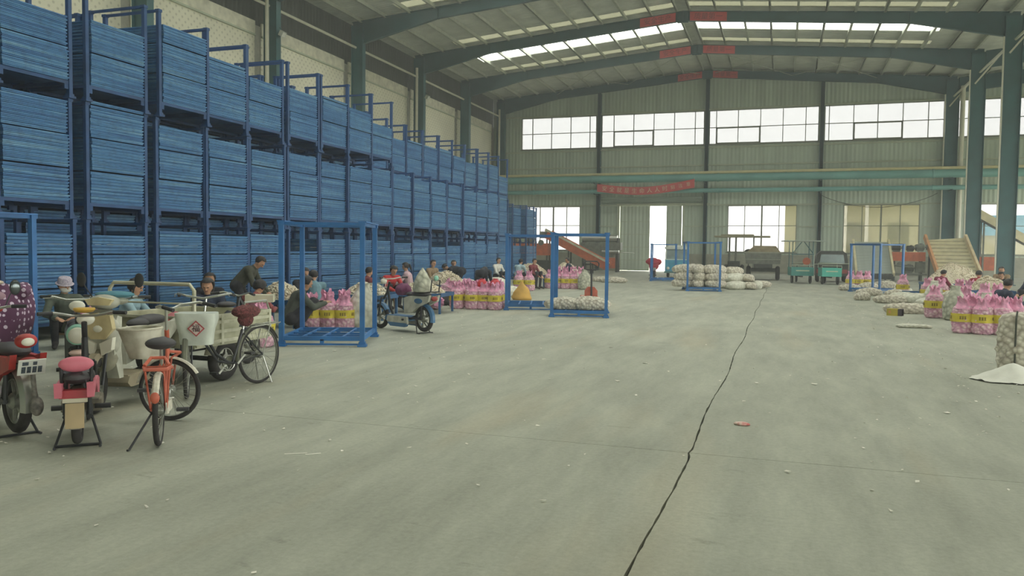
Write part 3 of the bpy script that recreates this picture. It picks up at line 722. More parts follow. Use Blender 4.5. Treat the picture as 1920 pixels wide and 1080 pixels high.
def joints(pose, lean=.4, seat=.24, reach=.42, hz=.48, head=.5, hyaw=0, twist=0, spread=.15):
    """joint positions, person faces +Y, ground at z=0"""
    J = {}; V = Vector
    def spine(pel, lean, hyaw, head):
        d = V((0, math.sin(lean), math.cos(lean))); ch = pel + d*.34 + V((0, -.02, .0)); J['pel'] = pel; J['belly'] = pel.lerp(ch, .45)+V((0, -.015, 0)); J['ch'] = ch; J['nk'] = ch + d*.15
        hd = lean*.55+head*.5
        u = V((math.sin(hyaw)*.12, math.sin(hd), math.cos(hd))).normalized(); J['hc'] = J['nk'] + u*.145; J['hu'] = u
        f = V((math.sin(hyaw)*math.cos(hd), math.cos(hyaw)*math.cos(hd), -math.sin(hd))); f = (f - u*f.dot(u)).normalized(); J['hf'] = f
        for s, n in ((-1, 'l'), (1, 'r')):
            J['sh'+n] = ch + d*.07 + V((s*.185, 0, 0)); J['hip'+n] = pel + V((s*.095, .02, -.01))
    if pose == 'sit':
        pel = V((0, 0, seat+.11)); spine(pel, lean, hyaw, head)
        for s, n in ((-1, 'l'), (1, 'r')):
            J['kn'+n] = V((s*spread, .40, seat+.26)); J['an'+n] = V((s*spread*.9, .36, .09)); J['to'+n] = V((s*spread, .55, .05))
    elif pose == 'squat':
        pel = V((0, -.02, .26)); spine(pel, lean, hyaw, head)
        for s, n in ((-1, 'l'), (1, 'r')):
            J['kn'+n] = V((s*spread, .36, .52)); J['an'+n] = V((s*spread*.8, .08, .09)); J['to'+n] = V((s*spread, .26, .05))
    else:       # bend: standing and stooping
        pel = V((0, -.14, .86)); spine(pel, lean, hyaw, head)
        for s, n in ((-1, 'l'), (1, 'r')):
            J['kn'+n] = V((s*.12, .04, .47)); J['an'+n] = V((s*.13, -.04, .09)); J['to'+n] = V((s*.15, .14, .05))
    for s, n in ((-1, 'l'), (1, 'r')):
        sh = J['sh'+n]; w = V((s*.11, sh.y+reach, hz))
        dd = w-sh
        if dd.length > .54: w = sh + dd*(.54/dd.length); dd = w-sh
        mid = (sh+w)/2; k = math.sqrt(max(0, .29**2-(dd.length/2)**2)); out = V((s*.75, -.25, -.6)); out = (out - dd.normalized()*out.dot(dd.normalized())).normalized()
        J['el'+n] = mid + out*k; J['wr'+n] = w
    return J
def person(label, loc, rz, J, top, trousers, hair='short', hat=None, mask=False, vox=.0135, group='people sorting garlic', sc=1.0, long_hair=False):
    caps = []
    def c(a, b, ra, rb, t): caps.append((Vector(a), Vector(b), ra, rb, t))
    SK, TP_, TR, SH = 0, 1, 2, 3
    c(J['pel'], J['belly'], .145, .135, TP_); c(J['belly'], J['ch'], .135, .15, TP_)
    c(J['shl'], J['shr'], .085, .085, TP_); c(J['ch'], J['nk'], .105, .06, TP_); c(J['hipl'], J['hipr'], .115, .115, TR)
    u, f = J['hu'], J['hf']; side = f.cross(u).normalized(); hc = J['hc']
    c(J['nk'], hc - u*.06, .052, .052, SK)
    c(hc + u*.03 - f*.012, hc - u*.015 - f*.005, .086, .08, SK); c(hc - u*.05 + f*.018, hc - u*.075 + f*.03, .06, .045, SK)
    c(hc + f*.078 + u*.005, hc + f*.097 - u*.022, .010, .015, SK)                       # nose
    c(hc + f*.068 + u*.03 - side*.03, hc + f*.068 + u*.03 + side*.03, .018, .018, SK)     # brow
    for s in (-1, 1): c(hc + side*s*.085 - f*.01 + u*.012, hc + side*s*.086 - f*.012 - u*.022, .014, .012, SK)
    for n, s in (('l', -1), ('r', 1)):
        c(J['sh'+n], J['el'+n], .064, .054, TP_); w = J['wr'+n]; e = J['el'+n]; d = (w-e).normalized()
        c(e, w - d*.02, .054, .042, TP_)
        q = d.cross(Vector((0, 0, 1))); q = q.normalized() if q.length > .05 else Vector((1, 0, 0)); dn = (d*.8 + Vector((0, 0, -.6))).normalized()
        pm = w + d*.075; c(w - d*.03, w + d*.01, .029, .03, SK); c(w + d*.02 - q*.018, pm - q*.022, .019, .017, SK); c(w + d*.02 + q*.018, pm + q*.022, .019, .017, SK)
        for k, L in ((-1.5, .034), (-.5, .040), (.5, .038), (1.5, .030)):
            a = pm + q*k*.019; b = a + (d*.6+dn*.4)*L; c(a, b, .0105, .010, SK); c(b, b + dn*L*.85, .010, .009, SK)
        th = w + d*.025 + q*(-s)*.03; c(th, th + (d*.7 - q*s*.55 + dn*.3)*.045, .013, .011, SK); c(th + (d*.7 - q*s*.55 + dn*.3)*.045, th + (d*1.2 - q*s*.35 + dn*.5)*.06, .011, .0095, SK)
        c(J['hip'+n], J['kn'+n], .098, .070, TR); c(J['kn'+n], J['an'+n], .068, .052, TR); c(J['an'+n], J['to'+n], .050, .038, SH)
    mb = MB()
    for a, b, ra, rb, t in caps: capsule(mb, a, b, ra, rb)
    me = mb.mesh('body', None, False)
    o = bpy.data.objects.new('tmp', me); COL.objects.link(o)
    m = o.modifiers.new('r', 'REMESH'); m.mode = 'VOXEL'; m.voxel_size = vox
    m2 = o.modifiers.new('s', 'SMOOTH'); m2.factor = .4; m2.iterations = 2
    dg = bpy.context.evaluated_depsgraph_get(); bm_ = bpy.data.meshes.new_from_object(o.evaluated_get(dg)); bpy.data.objects.remove(o)
    bm_.name = 'person'; bm_.materials.clear()
    for mm in (skinm, top, trousers, shoem, eyem, lipm): bm_.materials.append(mm)
    n = len(bm_.polygons); cen = np.zeros(n*3); bm_.polygons.foreach_get('center', cen); cen = cen.reshape(-1, 3)
    best = np.full(n, 9.); idx = np.zeros(n, int)
    for a, b, ra, rb, t in caps:
        a_ = np.array(a); d = np.array(b)-a_; L2 = max(d@d, 1e-9); tt = np.clip(((cen-a_)@d)/L2, 0, 1)
        dist = np.linalg.norm(cen-(a_+tt[:, None]*d), axis=1)-(ra+(rb-ra)*tt)
        k = dist < best; best[k] = dist[k]; idx[k] = t
    for s in (-1, 1):
        p = np.array(hc + f*.080 + u*.014 + side*s*.032); idx[(np.linalg.norm((cen-p), axis=1) < .0145)] = 4
    p = hc + f*.078 - u*.052
    dp = cen-np.array(p); idx[(np.abs(dp@np.array(side)) < .024) & (np.abs(dp@np.array(u)) < .008) & (np.abs(dp@np.array(f)) < .04)] = 5
    bm_.polygons.foreach_set('material_index', idx.astype('int32')); bm_.polygons.foreach_set('use_smooth', [True]*n); bm_.update()
    root = put('person', bm_, None, loc, (0, 0, rz), (sc, sc, sc)); tag(root, label, 'person', group)
    R_ = Matrix((side, f, u)).transposed().to_4x4(); R_.translation = hc
    def hs(v):      # pull the cap away from the face
        v = v.copy(); k = v.y - .12; 
        if v.y > .12 and v.z < .55: v.y = .12+(v.y-.12)*.04
        if v.z < -.55 and v.y > -.3: v.z = -.55
        return v
    h = MB()
    if hair in ('short', 'bun', 'pony', 'long', 'bushy'):
        if hair in ('long', 'bushy', 'bun', 'pony'):
            k_ = .021 if hair == 'bushy' else .009
            h.ball((0, -.02, .03), (.104+k_, .108+k_, .104+k_), R_, 24, 16, fn=lambda v: hs(v)*(1+.10*noise.noise(v*5)))
        h.ball((0, -.012, .03), (.104, .110, .102), R_, 20, 14, fn=hs)
        if hair == 'bun': h.ball((0, -.115, .05), (.05, .045, .05), R_, 10, 8)
        if hair == 'pony': h.tube([R_ @ Vector(p) for p in ((0, -.10, .05), (0, -.15, .02), (0, -.155, -.08), (0, -.14, -.16))], [.03, .034, .028, .01], 8)
        if hair == 'long': h.tube([R_ @ Vector(p) for p in ((0, -.05, .02), (0, -.075, -.07), (0, -.07, -.14))], [.085, .088, .06], 12)
        h.build('hair', hairm, root)
    if hat:
        h = MB(); h.lathe([(.128, -.0), (.132, .008), (.104, .016), (.102, .07), (.085, .105), (.03, .122), (.001, .122)], (0, -.005, .03), 20, R_, caps=False); h.build('hat', hat, root)
    if mask:
        h = MB(); h.ball((0, .028, -.05), (.084, .078, .05), R_, 14, 8); h.build('face_mask', C['white'], root)
    return root
stm = mat('stool_wood', (140, 116, 84), .8)
st0 = None
def stool(loc, rz, label):
    global st0
    if st0 is None:
        st0 = thing('low_stool', label, 'stool', loc, rz, 'low work stools')
        b = MB(); b.box((0, 0, .205), (.30, .22, .03)); b.build('seat', stm, st0)
        for sx in (-1, 1):
            for sy in (-1, 1): b = MB(); b.beam((sx*.12, sy*.08, .19), (sx*.14, sy*.10, 0), .03, .03); b.build('leg', stm, st0)
        return st0
    return dup(st0, loc, rz, label)
def seated(label, x, y, dx, dy, top, tr=None, lean=.4, head=.5, hyaw=0, hair='short', hat=None, mask=False, seat=.24, reach=.42, hz=.48, sc=1.0, who=''):
    rz = rz_to(dx, dy)
    person(label, (x, y, 0), rz, joints('sit', lean, seat, reach, hz, head, hyaw), top, tr or C['dark'], hair, hat, mask, sc=sc)
    s = stool((x, y, 0), rz, 'low wooden stool under the %s' % who); s.scale = (sc, sc, sc*seat/.24*.99)
hatm = mat_dots('hat_print', (168, 160, 176), (210, 200, 206), 60, .4)
seated('person in grey-green jacket with printed hat and lowered white mask', -10.75, 9.75, .75, -.65, C['grey_green'], lean=.25, head=.35, hyaw=-.5, hat=hatm, mask=True, who='person with the printed hat')
seated('person with curly black hair and pale blue top by the white scooter', -9.75, 9.95, .9, .35, C['sky'], lean=.35, head=.3, hair='bushy', who='person with curly black hair')
seated('person in navy jacket facing out from behind the cargo tricycle', -8.85, 10.8, .55, -.8, C['navy'], lean=.3, head=.35, hyaw=.2, hair='long', who='person in navy jacket')
seated('person in black coat with hair tied back, half hidden behind navy jacket', -10.3, 12.6, .6, -.75, C['black'], lean=.2, head=.1, hair='bun', who='person in black coat')
seated('person in red checked jacket seen from behind at the garlic heap', -9.02, 11.98, .1, 1, C['plaid'], lean=.62, head=.7, hair='bushy', who='person in red checked jacket')
person('standing person in dark olive jacket stooping over the garlic heap', (-9.85, 13.05, 0), rz_to(.93, .35), joints('bend', .78, head=.9, reach=.30, hz=.72), C['olive'], C['dark'])
person('person in dark grey-green jacket squatting behind the pink sacks', (-8.75, 13.0, 0), rz_to(.75, .6), joints('squat', .45, head=.55, reach=.4, hz=.5, hyaw=-.3), C['greygreen2'], C['dark'], vox=.0135, sc=1.12)
seated('person in black cardigan seen in profile with hair pulled back', -10.35, 15.7, .9, -.35, C['black'], lean=.3, head=.35, hair='pony', seat=.3, who='person in black cardigan')
seated('person in blue-grey jacket turned towards the black cardigan', -9.5, 15.0, -.75, .6, C['bluegrey'], lean=.3, head=.4, seat=.28, who='person in blue-grey jacket')
seated('person in maroon jacket seen from behind at the sorting table', -10.0, 17.9, .5, .85, C['maroon'], lean=.35, head=.4, seat=.3, who='person in maroon jacket')
seated('person in bright red top bending towards maroon jacket', -10.0, 19.3, .8, -.55, C['red'], lean=.55, head=.5, hair='bun', seat=.36, who='person in bright red top')
seated('person in pale pink jacket with black ponytail sitting upright', -10.75, 22.1, -.9, -.25, C['pink'], lean=.2, head=.4, hair='pony', seat=.32, who='person in pale pink jacket')
seated('person in tan patterned jacket beside the pale pink jacket', -10.85, 23.9, .9, -.3, C['tan'], lean=.2, head=.3, seat=.4, who='person in tan patterned jacket')
person('standing person all in black bending down to the left', (-10.55, 25.5, 0), rz_to(-.95, -.15), joints('bend', 1.45, head=.7, reach=.05, hz=.35), C['black'], C['black'])
person('person in black coat bent double over the pink sacks, face hidden', (-8.95, 23.6, 0), rz_to(-.2, 1), joints('bend', 1.5, head=.9, reach=.1, hz=.35), C['black'], C['black'])
seated('person in dark clothes between the stooping pair and the racks', -11.2, 26.6, .5, -.8, C['dark'], lean=.2, head=.3, seat=.36, who='person by the racks')
seated('person in pale top with red apron behind the middle racks', -11.2, 31.2, .9, -.4, C['white'], lean=.2, head=.3, seat=.42, who='person with red apron')
seated('person in pale blue jacket behind the middle racks', -10.6, 32.2, .3, .9, C['paleblue'], lean=.35, head=.4, seat=.4, who='person in pale blue jacket')
seated('person in faded maroon shirt behind the middle racks', -9.9, 31.8, .9, -.3, C['maroon'], lean=.3, head=.4, seat=.42, who='person in faded maroon shirt')
seated('person in navy vest at the right end of the middle heap', -8.9, 34.4, -.8, -.4, C['navy'], lean=.25, head=.3, seat=.44, who='person in navy vest')
# right hand group
seated('smiling person in dark blue jacket leaning over the pink sacks', 4.45, 20.3, .85, .3, C['navy'], C['denim'], lean=.55, head=.3, hyaw=-.35, hair='short', reach=.45, hz=.55, seat=.3, who='smiling person')
seated('person in light blue denim jacket at the right picture edge', 5.8, 20.95, -.9, .1, C['bluegrey'], C['denim'], lean=.35, head=.4, seat=.28, who='person in light blue denim jacket')
seated('person in crimson jacket seen from behind at the right heap', 6.0, 29.5, .2, 1, C['crimson'], lean=.45, head=.5, seat=.3, who='person in crimson jacket')
seated('person in burgundy coat with pink trousers left of the right heap', 4.95, 30.6, .75, .5, C['burgundy'], C['pink'], lean=.5, head=.5, seat=.3, who='person in burgundy coat')
seated('dark haired person peeping over the right garlic heap', 6.9, 38.3, -.2, -1, C['dark'], lean=.3, head=.5, seat=.3, who='peeping person')
seated('person in black jacket right of the crimson jacket', 6.85, 29.9, -.6, -.7, C['black'], lean=.45, head=.6, seat=.28, who='person in black jacket at right')
seated('person in tan coat behind the black jacket at right', 7.3, 32.4, -.3, -.9, C['tan'], lean=.25, head=.3, seat=.36, hat=None, who='person in tan coat')
seated('person with grey cap near the right column', 6.9, 26.8, -.7, -.5, C['navy'], lean=.35, head=.4, seat=.32, hat=mat('cap_grey', (150, 152, 140), .8), who='person with grey cap')
# ------------------------------------------------------------------ sacks, garlic, tables
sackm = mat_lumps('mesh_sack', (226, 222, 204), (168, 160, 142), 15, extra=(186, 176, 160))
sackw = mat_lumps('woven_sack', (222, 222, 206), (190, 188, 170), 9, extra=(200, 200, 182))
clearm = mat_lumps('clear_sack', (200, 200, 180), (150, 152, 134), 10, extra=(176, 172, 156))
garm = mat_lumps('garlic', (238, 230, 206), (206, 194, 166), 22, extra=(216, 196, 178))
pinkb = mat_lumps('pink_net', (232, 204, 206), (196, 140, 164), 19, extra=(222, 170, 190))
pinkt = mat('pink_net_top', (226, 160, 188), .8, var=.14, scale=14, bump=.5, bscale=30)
yelm = mat('label_yellow', (214, 196, 62), .7, var=.08, scale=10); inkm = mat('label_ink', (92, 66, 40), .7)
def sack_lying(seed, L=.95, W=.46, H=.32, amp=.05, m=None, nm='sack'):
    mb = MB(); off = Vector((seed*7.3, seed*3.1, seed*1.7)); NU, NV = 30, 18; vs = []; fs = []
    for i in range(NU+1):
        t = -1+2*i/NU; r = max(.0, (1-abs(t)**3.2))**.5
        neck = .16 if abs(t) > .97 else r
        for k in range(NV):
            a = 2*PI*k/NV; y = math.cos(a); z = math.sin(a)
            y = math.copysign(abs(y)**.8, y); z = math.copysign(abs(z)**.8, z)
            p = Vector((t*L/2, y*W/2*neck, z*H/2*neck))
            d = noise.voronoi(p*13+off)[0][0]; g = noise.noise(p*3+off)
            p = p*(1+.14*g) + Vector((0, y, z)).normalized()*(amp*(.5-d)*.7*r)
            p.z = max(p.z, -H/2*.72)
            vs.append((p.x, p.y, p.z+H/2*.72))
    for i in range(NU):
        for k in range(NV): fs.append((i*NV+k, (i+1)*NV+k, (i+1)*NV+(k+1) % NV, i*NV+(k+1) % NV))
    fs.append(tuple(range(NV))); fs.append(tuple(reversed(range(NU*NV, NU*NV+NV)))); mb.add(vs, fs)
    return mb.mesh(nm, m or sackm, True, 80)
def upright(seed, R=.2, H=.55, prof=None, amp=.045, m=None, nm='sack', flat=1.0):
    """standing bag: profile of (height fraction, radius fraction)"""
    prof = prof or [(0, .7), (.04, .93), (.2, 1.02), (.45, 1.0), (.62, .9), (.75, .72), (.86, .5), (.95, .42), (1, .5)]
    mb = MB(); off = Vector((seed*5.3, seed*2.9, seed)); NU, NV = 22, 22; vs = []; fs = []
    def rad(t):
        for (a, ra), (b, rb) in zip(prof, prof[1:]):
            if a <= t <= b: return ra+(rb-ra)*(t-a)/(b-a)
        return prof[-1][1]
    for i in range(NU+1):
        t = i/NU; r = rad(t)*R
        for k in range(NV):
            a = 2*PI*k/NV; p = Vector((math.cos(a)*r, math.sin(a)*r*flat, t*H)); d = noise.voronoi(p*13+off)[0][0]; g = noise.noise(p*4+off)
            q = Vector((math.cos(a), math.sin(a), 0)); p += q*(amp*(.5-d)*(1 if t < .7 else .35) + .12*g*R) ; p.z = max(p.z+(.03*noise.noise(p*7+off) if t > .9 else 0), 0)
            vs.append(tuple(p))
    for i in range(NU):
        for k in range(NV): fs.append((i*NV+k, i*NV+(k+1) % NV, (i+1)*NV+(k+1) % NV, (i+1)*NV+k))
    fs.append(tuple(reversed(range(NV)))); fs.append(tuple(range(NU*NV, NU*NV+NV))); mb.add(vs, fs)
    return mb.mesh(nm, m or sackm, True, 80)
LY = [sack_lying(k) for k in range(5)]; LYW = [sack_lying(k+9, 1.0, .52, .36, .03, sackw) for k in range(3)]
UPW = [upright(k+3, .27, .8, None, .04, clearm if k == 0 else sackw) for k in range(3)]
nsk = 0
def lying(x, y, z=0, rz=0, label='', v=None, group='white garlic sacks', white=False, sc=(1, 1, 1), ry=0):
    global nsk
    nsk += 1; arr = LYW if white else LY
    o = put('garlic_sack', arr[(v if v is not None else nsk) % len(arr)], None, (x, y, z), (0, ry, rz), sc); tag(o, label, 'sack', group); return o
def stand(x, y, label, v=0, rz=0, sc=(1, 1, 1)):
    o = put('garlic_sack', UPW[v], None, (x, y, 0), (0, 0, rz), sc); return tag(o, label, 'sack', 'standing white sacks')
# pink bag: body, net top, yellow label with print
PB = []
for k in range(4):
    body = upright(k+20, .165, .46, [(0, .75), (.05, .98), (.3, 1.05), (.6, 1.02), (.85, .98), (.95, .9), (1, .8)], .042, pinkb, 'bag_body')
    tp_ = MB(); vs = []; fs = []
    for i in range(7):
        h_ = i/6
        for q in range(30):
            a = 2*PI*q/30; fold = 1+.16*h_*math.sin(5*a+k*1.7)+.10*h_*math.sin(9*a+k)+.12*noise.noise(Vector((math.cos(a)*2, math.sin(a)*2, k*3+h_)))
            r_ = .155*(1-.42*math.sin(PI*min(h_*.95, 1)*.75)+.22*h_*h_)*fold
            vs.append((r_*math.cos(a)*1.05, r_*math.sin(a)*(1-.35*h_), .18*h_+(.035*math.sin(4*a+k)+.03*math.sin(7*a+2*k))*h_*h_))
    for i in range(6):
        for q in range(30): fs.append((i*30+q, i*30+(q+1) % 30, (i+1)*30+(q+1) % 30, (i+1)*30+q))
    fs.append(tuple(reversed(range(30)))); vs.append((0, 0, .13)); c_i = len(vs)-1
    for q in range(30): fs.append((180+q, 180+(q+1) % 30, c_i))
    tp_.add(vs, fs); top_ = tp_.mesh('net_top', pinkt, True, 80)
    lb = MB(); vs = []; fs = []; off = Vector(((k+20)*5.3, (k+20)*2.9, k+20))
    for i in range(5):
        z = .20+.035*i
        for q in range(25):
            a = -2.2+4.4*q/24; r = .165*1.045+.012+.006*math.sin(5*a+k+i); g = noise.noise(Vector((math.cos(a)*.16, math.sin(a)*.16, z))*4+off); r += .12*g*.155
            vs.append((math.cos(a)*r, math.sin(a)*r, z))
    for i in range(4):
        for q in range(24): fs.append((i*25+q, i*25+q+1, (i+1)*25+q+1, (i+1)*25+q))
    lb.add(vs, fs); lme = lb.mesh('label_band', yelm, True, 80)
    ink = MB()
    for j, a in enumerate((-1.35, -1.15, -.2, 0, .2, .95, 1.15)):
        r = .165*1.045+.022+.12*.155*noise.noise(Vector((math.cos(a)*.16, math.sin(a)*.16, .27))*4+off); c_ = (math.cos(a)*r, math.sin(a)*r, .27)
        for (dz, w, h) in ((.022, .03, .008), (0, .026, .008), (-.02, .03, .008), (0, .007, .05)): ink.box((c_[0], c_[1], c_[2]+dz), (.004, w, h), rz=a)
    PB.append((body, top_, lme, ink.mesh('label_print', inkm, False)))
npk = 0
def pinkbag(x, y, rz, label, group, sc=1.0, z=0, tilt=0):
    global npk
    npk += 1; b, t, l, ik = PB[npk % 4]
    o = thing('pink_net_bag', label, 'bag', (x, y, z), rz, group); o.scale = (sc, sc, sc); o.rotation_euler = (tilt, 0, rz)
    put('bag_body', b, o); put('net_top', t, o, (0, 0, .42)); lo = put('label_band', l, o); put('label_print', ik, lo)['kind'] = 'stuff'
    return o
CAMF = -1.2
G1 = 'pink bags by the black bicycle'
for k, (x, y) in enumerate(((-7.92, 10.92), (-8.18, 11.22), (-8.45, 11.5))): pinkbag(x, y, CAMF, 'pink net bag with yellow label, %s behind the bicycle rear wheel' % ['nearest', 'middle', 'farthest'][k], G1, 1.12)
G2 = 'pink bags behind the near loose rack'
for k, (x, y) in enumerate(((-8.82, 13.78), (-8.52, 13.92), (-8.22, 14.0))): pinkbag(x, y, CAMF, 'pink net bag in the front row inside the near rack, %s from left' % ordinal[k], G2, 1.12)
for k, (x, y) in enumerate(((-8.75, 14.22), (-8.42, 14.34))): pinkbag(x, y, CAMF, 'pink net bag in the back row inside the near rack, %s from left' % ordinal[k], G2, 1.2)
stand(-7.98, 14.33, 'bulging translucent white sack beside the near pink bags', 1, .4, (1, 1, 1.12))
G3 = 'pink bags heaped in the middle'
k = 0
for r, (y, xs_) in enumerate(((20.15, (-8.3, -7.95, -7.6, -7.25)), (20.7, (-8.5, -8.1, -7.7, -7.3)), (21.4, (-8.6, -8.2, -7.75)), (22.4, (-9.0, -8.5, -8.0)))):
    for q, x in enumerate(xs_):
        pinkbag(x+.05*math.sin(7*x), y+.06*math.cos(5*x), CAMF, 'pink bag in the middle heap, %s row, %s from left' % (ordinal[r], ordinal[q]), G3, 1.15); k += 1
o = pinkbag(-8.95, 19.9, .6, 'pink bag lying flat before the middle heap', G3, 1.15, .17, 1.5)
o = pinkbag(-9.5, 21.6, 2.2, 'pink bag slumped against a dark bundle left of the middle heap', G3, 1.2, .03, .45)
G4 = 'pink bags behind the pair of racks'
for k, x in enumerate((-9.35, -9.0, -8.65, -8.3)): pinkbag(x, 32.7+.08*(k % 2), CAMF, 'pink bag behind the paired racks, front row, %s from left' % ordinal[k], G4, 1.25)
for k, x in enumerate((-9.2, -8.85, -8.5, -8.15)): pinkbag(x, 33.35, CAMF, 'pink bag behind the paired racks, back row, %s from left' % ordinal[k], G4, 1.45)
for k, (x, y) in enumerate(((-9.9, 30.2), (-9.5, 30.3))): pinkbag(x, y, CAMF, 'faded pink bag left of the paired racks, %s of two' % ordinal[k], G4, 1.25)
G5 = 'pink bags at the right edge'
for k, (x, y) in enumerate(((3.52, 18.62), (3.85, 18.5), (4.2, 18.5), (4.5, 18.75))): pinkbag(x, y, -1.75, 'pink bag before the smiling person, %s from left' % ordinal[k], G5, 1.2)
for k, (x, y) in enumerate(((3.75, 18.98), (4.1, 18.95))): pinkbag(x, y, -1.75, 'pink bag behind the four at the right edge, %s from left' % ordinal[k], G5, 1.25)
G6 = 'pink bags in the right group'
for k, (x, y, l) in enumerate(((3.65, 22.75, 'left of the tall clear sack'), (4.35, 22.7, 'right of the tall clear sack'), (4.6, 30.0, 'by the burgundy coat, nearer one'), (4.95, 29.7, 'by the burgundy coat, farther one'), (4.4, 34.4, 'behind the right loose rack'), (2.95, 40.0, 'left of the grey conveyor, first'), (3.3, 40.0, 'left of the grey conveyor, second'), (3.65, 40.1, 'left of the grey conveyor, third'))):
    pinkbag(x, y, -1.7, 'pink bag ' + l, G6, 1.3)
# white sacks
stand(4.0, 22.15, 'tall half transparent sack of garlic before the right pink bags', 0, .3, (.98, .98, 1.05))
stand(4.95, 23.4, 'white sack standing behind the smiling person', 1, 1.0, (.9, .9, .8))
stand(4.6, 28.8, 'white sack leaning beside the burgundy coat', 2, .2, (1, 1, .95))
lying(3.22, 24.1, 0, .12, 'long white mesh sack lying behind the small yellow box', 0, sc=(1.25, 1.05, 1.05))
lying(2.62, 30.3, 0, .5, 'small sack lying at the left corner of the right rack', 1, sc=(.62, .9, 1.0))
lying(3.35, 28.9, 0, .1, 'white mesh sack lying just behind the longest right sack', 2, sc=(1.2, 1, 1))
lying(4.35, 27.5, 0, -.2, 'white sack lying right of the longest right sack', 3, white=True, sc=(.9, 1, .9))
lying(3.95, 30.4, 0, .3, 'white woven sack between the right rack posts', 0, white=True)
lying(2.75, 38.0, 0, .2, 'mesh sack lying against the pink bags by the conveyor', 4)
lying(3.6, 38.9, 0, .4, 'mesh sack heaped behind the right rack, nearer one', 1, sc=(1, 1.1, 1.25))
lying(4.35, 39.6, 0, -.3, 'mesh sack heaped behind the right rack, farther one', 2, sc=(1, 1.1, 1.5))
for k, (x, y, z, rz_) in enumerate(((4.75, 26.2, 0, .2), (5.0, 26.8, 0, 1.1), (4.85, 26.5, .28, .5), (4.2, 29.0, 0, .1), (5.4, 31.6, 0, .6), (5.0, 32.0, .0, -.3), (5.25, 31.8, .3, .2), (3.1, 33.6, 0, .4), (4.1, 32.9, 0, -.2))):
    lying(x, y, z, rz_, 'white sack in the scatter of the right group, %s from the front' % ordinal[k], k, 'scattered right sacks', white=(k % 3 == 0), sc=(1.05, 1.1, 1.1))
for k, (x, y) in enumerate(((5.35, 29.0), (5.6, 28.75), (5.3, 25.3), (5.65, 25.5))): pinkbag(x, y, -1.7, 'pink bag deeper in the right group, %s of four' % ordinal[k], G6, 1.3)
lying(4.55, 35.4, 0, .9, 'white sack under the right garlic heap', 0, white=True)
for k, (dx, dy, r_) in enumerate(((-.3, -.1, .15), (.28, .0, .35))): lying(-4.78+dx*1.15, 19.3+dy, .165, r_, 'garlic sack on the rack deck, %s of two' % ['left', 'right'][k], k+1, 'sacks on the middle rack deck', sc=(.98, .95, 1.05))
lying(-4.62, 19.85, .165, .5, 'garlic sack behind the two on the rack deck', 3, 'sacks on the middle rack deck', sc=(.8, .9, 1.1))
lay = ['bottom', 'middle', 'top']
for l in range(3):
    for q in range(3): lying(-3.95+q*.62+(l % 2)*.06, 33.95+.1*q, .165+l*.29, .25+.3*q if q != 1 else 1.5, 'white sack in the loaded rack, %s layer, %s from left' % (lay[l], ordinal[q]), l*3+q, 'sacks in the loaded rack', sc=(.95, 1.1, 1.25))
    for q in range(2): lying(-3.75+q*1.0, 34.75, .165+l*.29, .2, 'white sack in the loaded rack, %s layer, at the rear %s' % (lay[l], ['left', 'right'][q]), l+q, 'sacks in the loaded rack', sc=(1.1, 1.1, 1.25))
pile = [(-1.9, 36.2, 0), (-1.35, 36.6, 0), (-2.3, 37.0, 0), (-1.75, 37.3, 0), (-1.2, 37.6, 0), (-2.5, 37.8, 0), (-2.0, 36.9, .33), (-1.5, 37.2, .33), (-2.45, 37.5, .33), (-2.1, 37.3, .64), (-1.8, 38.0, 0), (-1.0, 38.4, 0)]
for k, (x, y, z) in enumerate(pile): lying(x, y, z, .9+.8*math.sin(k*2.1), 'white sack in the loose pile right of the loaded rack, number %s from its front' % (ord2[k]), k, 'loose pile of white sacks', white=(k % 2 == 0), sc=(1.15, 1.25, 1.15), ry=.12*math.sin(k))
lying(-8.2, 40.3, 0, .1, 'white sack lying alone behind the paired racks', 2, sc=(1.5, 1.2, 1.1))
lying(-9.0, 41.5, 0, .5, 'white sack lying by the orange conveyor foot', 3, sc=(1.2, 1.1, 1))
stand(-8.35, 33.05, 'white sack standing right of the farther pink bags', 2, .1, (1, 1, 1.0))
stand(-7.8, 32.5, 'grey mesh sack standing right of the white one', 0, .8, (1, 1, 1.05))
wp = [(-9.8, 23.9, 0), (-9.6, 24.5, 0), (-9.75, 24.2, .3), (-9.4, 25.4, 0), (-9.0, 26.2, 0), (-9.3, 25.9, .3)]
for k, (x, y, z) in enumerate(wp): lying(x, y, z, .4+k, 'white woven sack by the stooping people, %s from the left' % ordinal[k], k, 'woven sacks by the stooping people', white=True, sc=(1.1, 1.2, 1.15))
# big netted sack with cloth at the right edge
big = thing('netted_garlic_sack', 'large netted sack of garlic with dark seam at the right edge', 'sack', (3.2, 12.75, 0), .2)
put('sack_body', upright(77, .36, .82, [(0, .85), (.06, 1), (.3, 1.02), (.7, 1.0), (.9, .95), (.97, .8), (1, .5)], .07, sackm, 'sack_body', .8), big)
b = MB(); b.tube([(-.25, -.235, .05+.07*i) for i in range(11)] + [(-.2, -.15, .84)], .012, 6); b.build('seam_cord', mat('cord_dark', (70, 74, 64), .8), big)
cl = MB(); vs = []; fs = []; N = 20
for i in range(N+1):
    for j in range(N+1):
        x = -.5+i/N*1.0; y = -.38+j/N*.75; r = math.hypot(x/.5, y/.38); z = .012+max(0, .22*(1-r))*1.0+.035*abs(noise.noise(Vector((x*5, y*5, 2))))
        a = math.atan2(y, x); k = 1+.18*noise.noise(Vector((math.cos(a)*2, math.sin(a)*2, 5)))
        m_ = max(abs(x)/.5, abs(y)/.38); cc = (m_/r if r > 1e-6 else 1)
        vs.append((x*cc*k, y*cc*k, z))
for i in range(N):
    for j in range(N): a = i*(N+1)+j; fs.append((a, a+N+1, a+N+2, a+1))
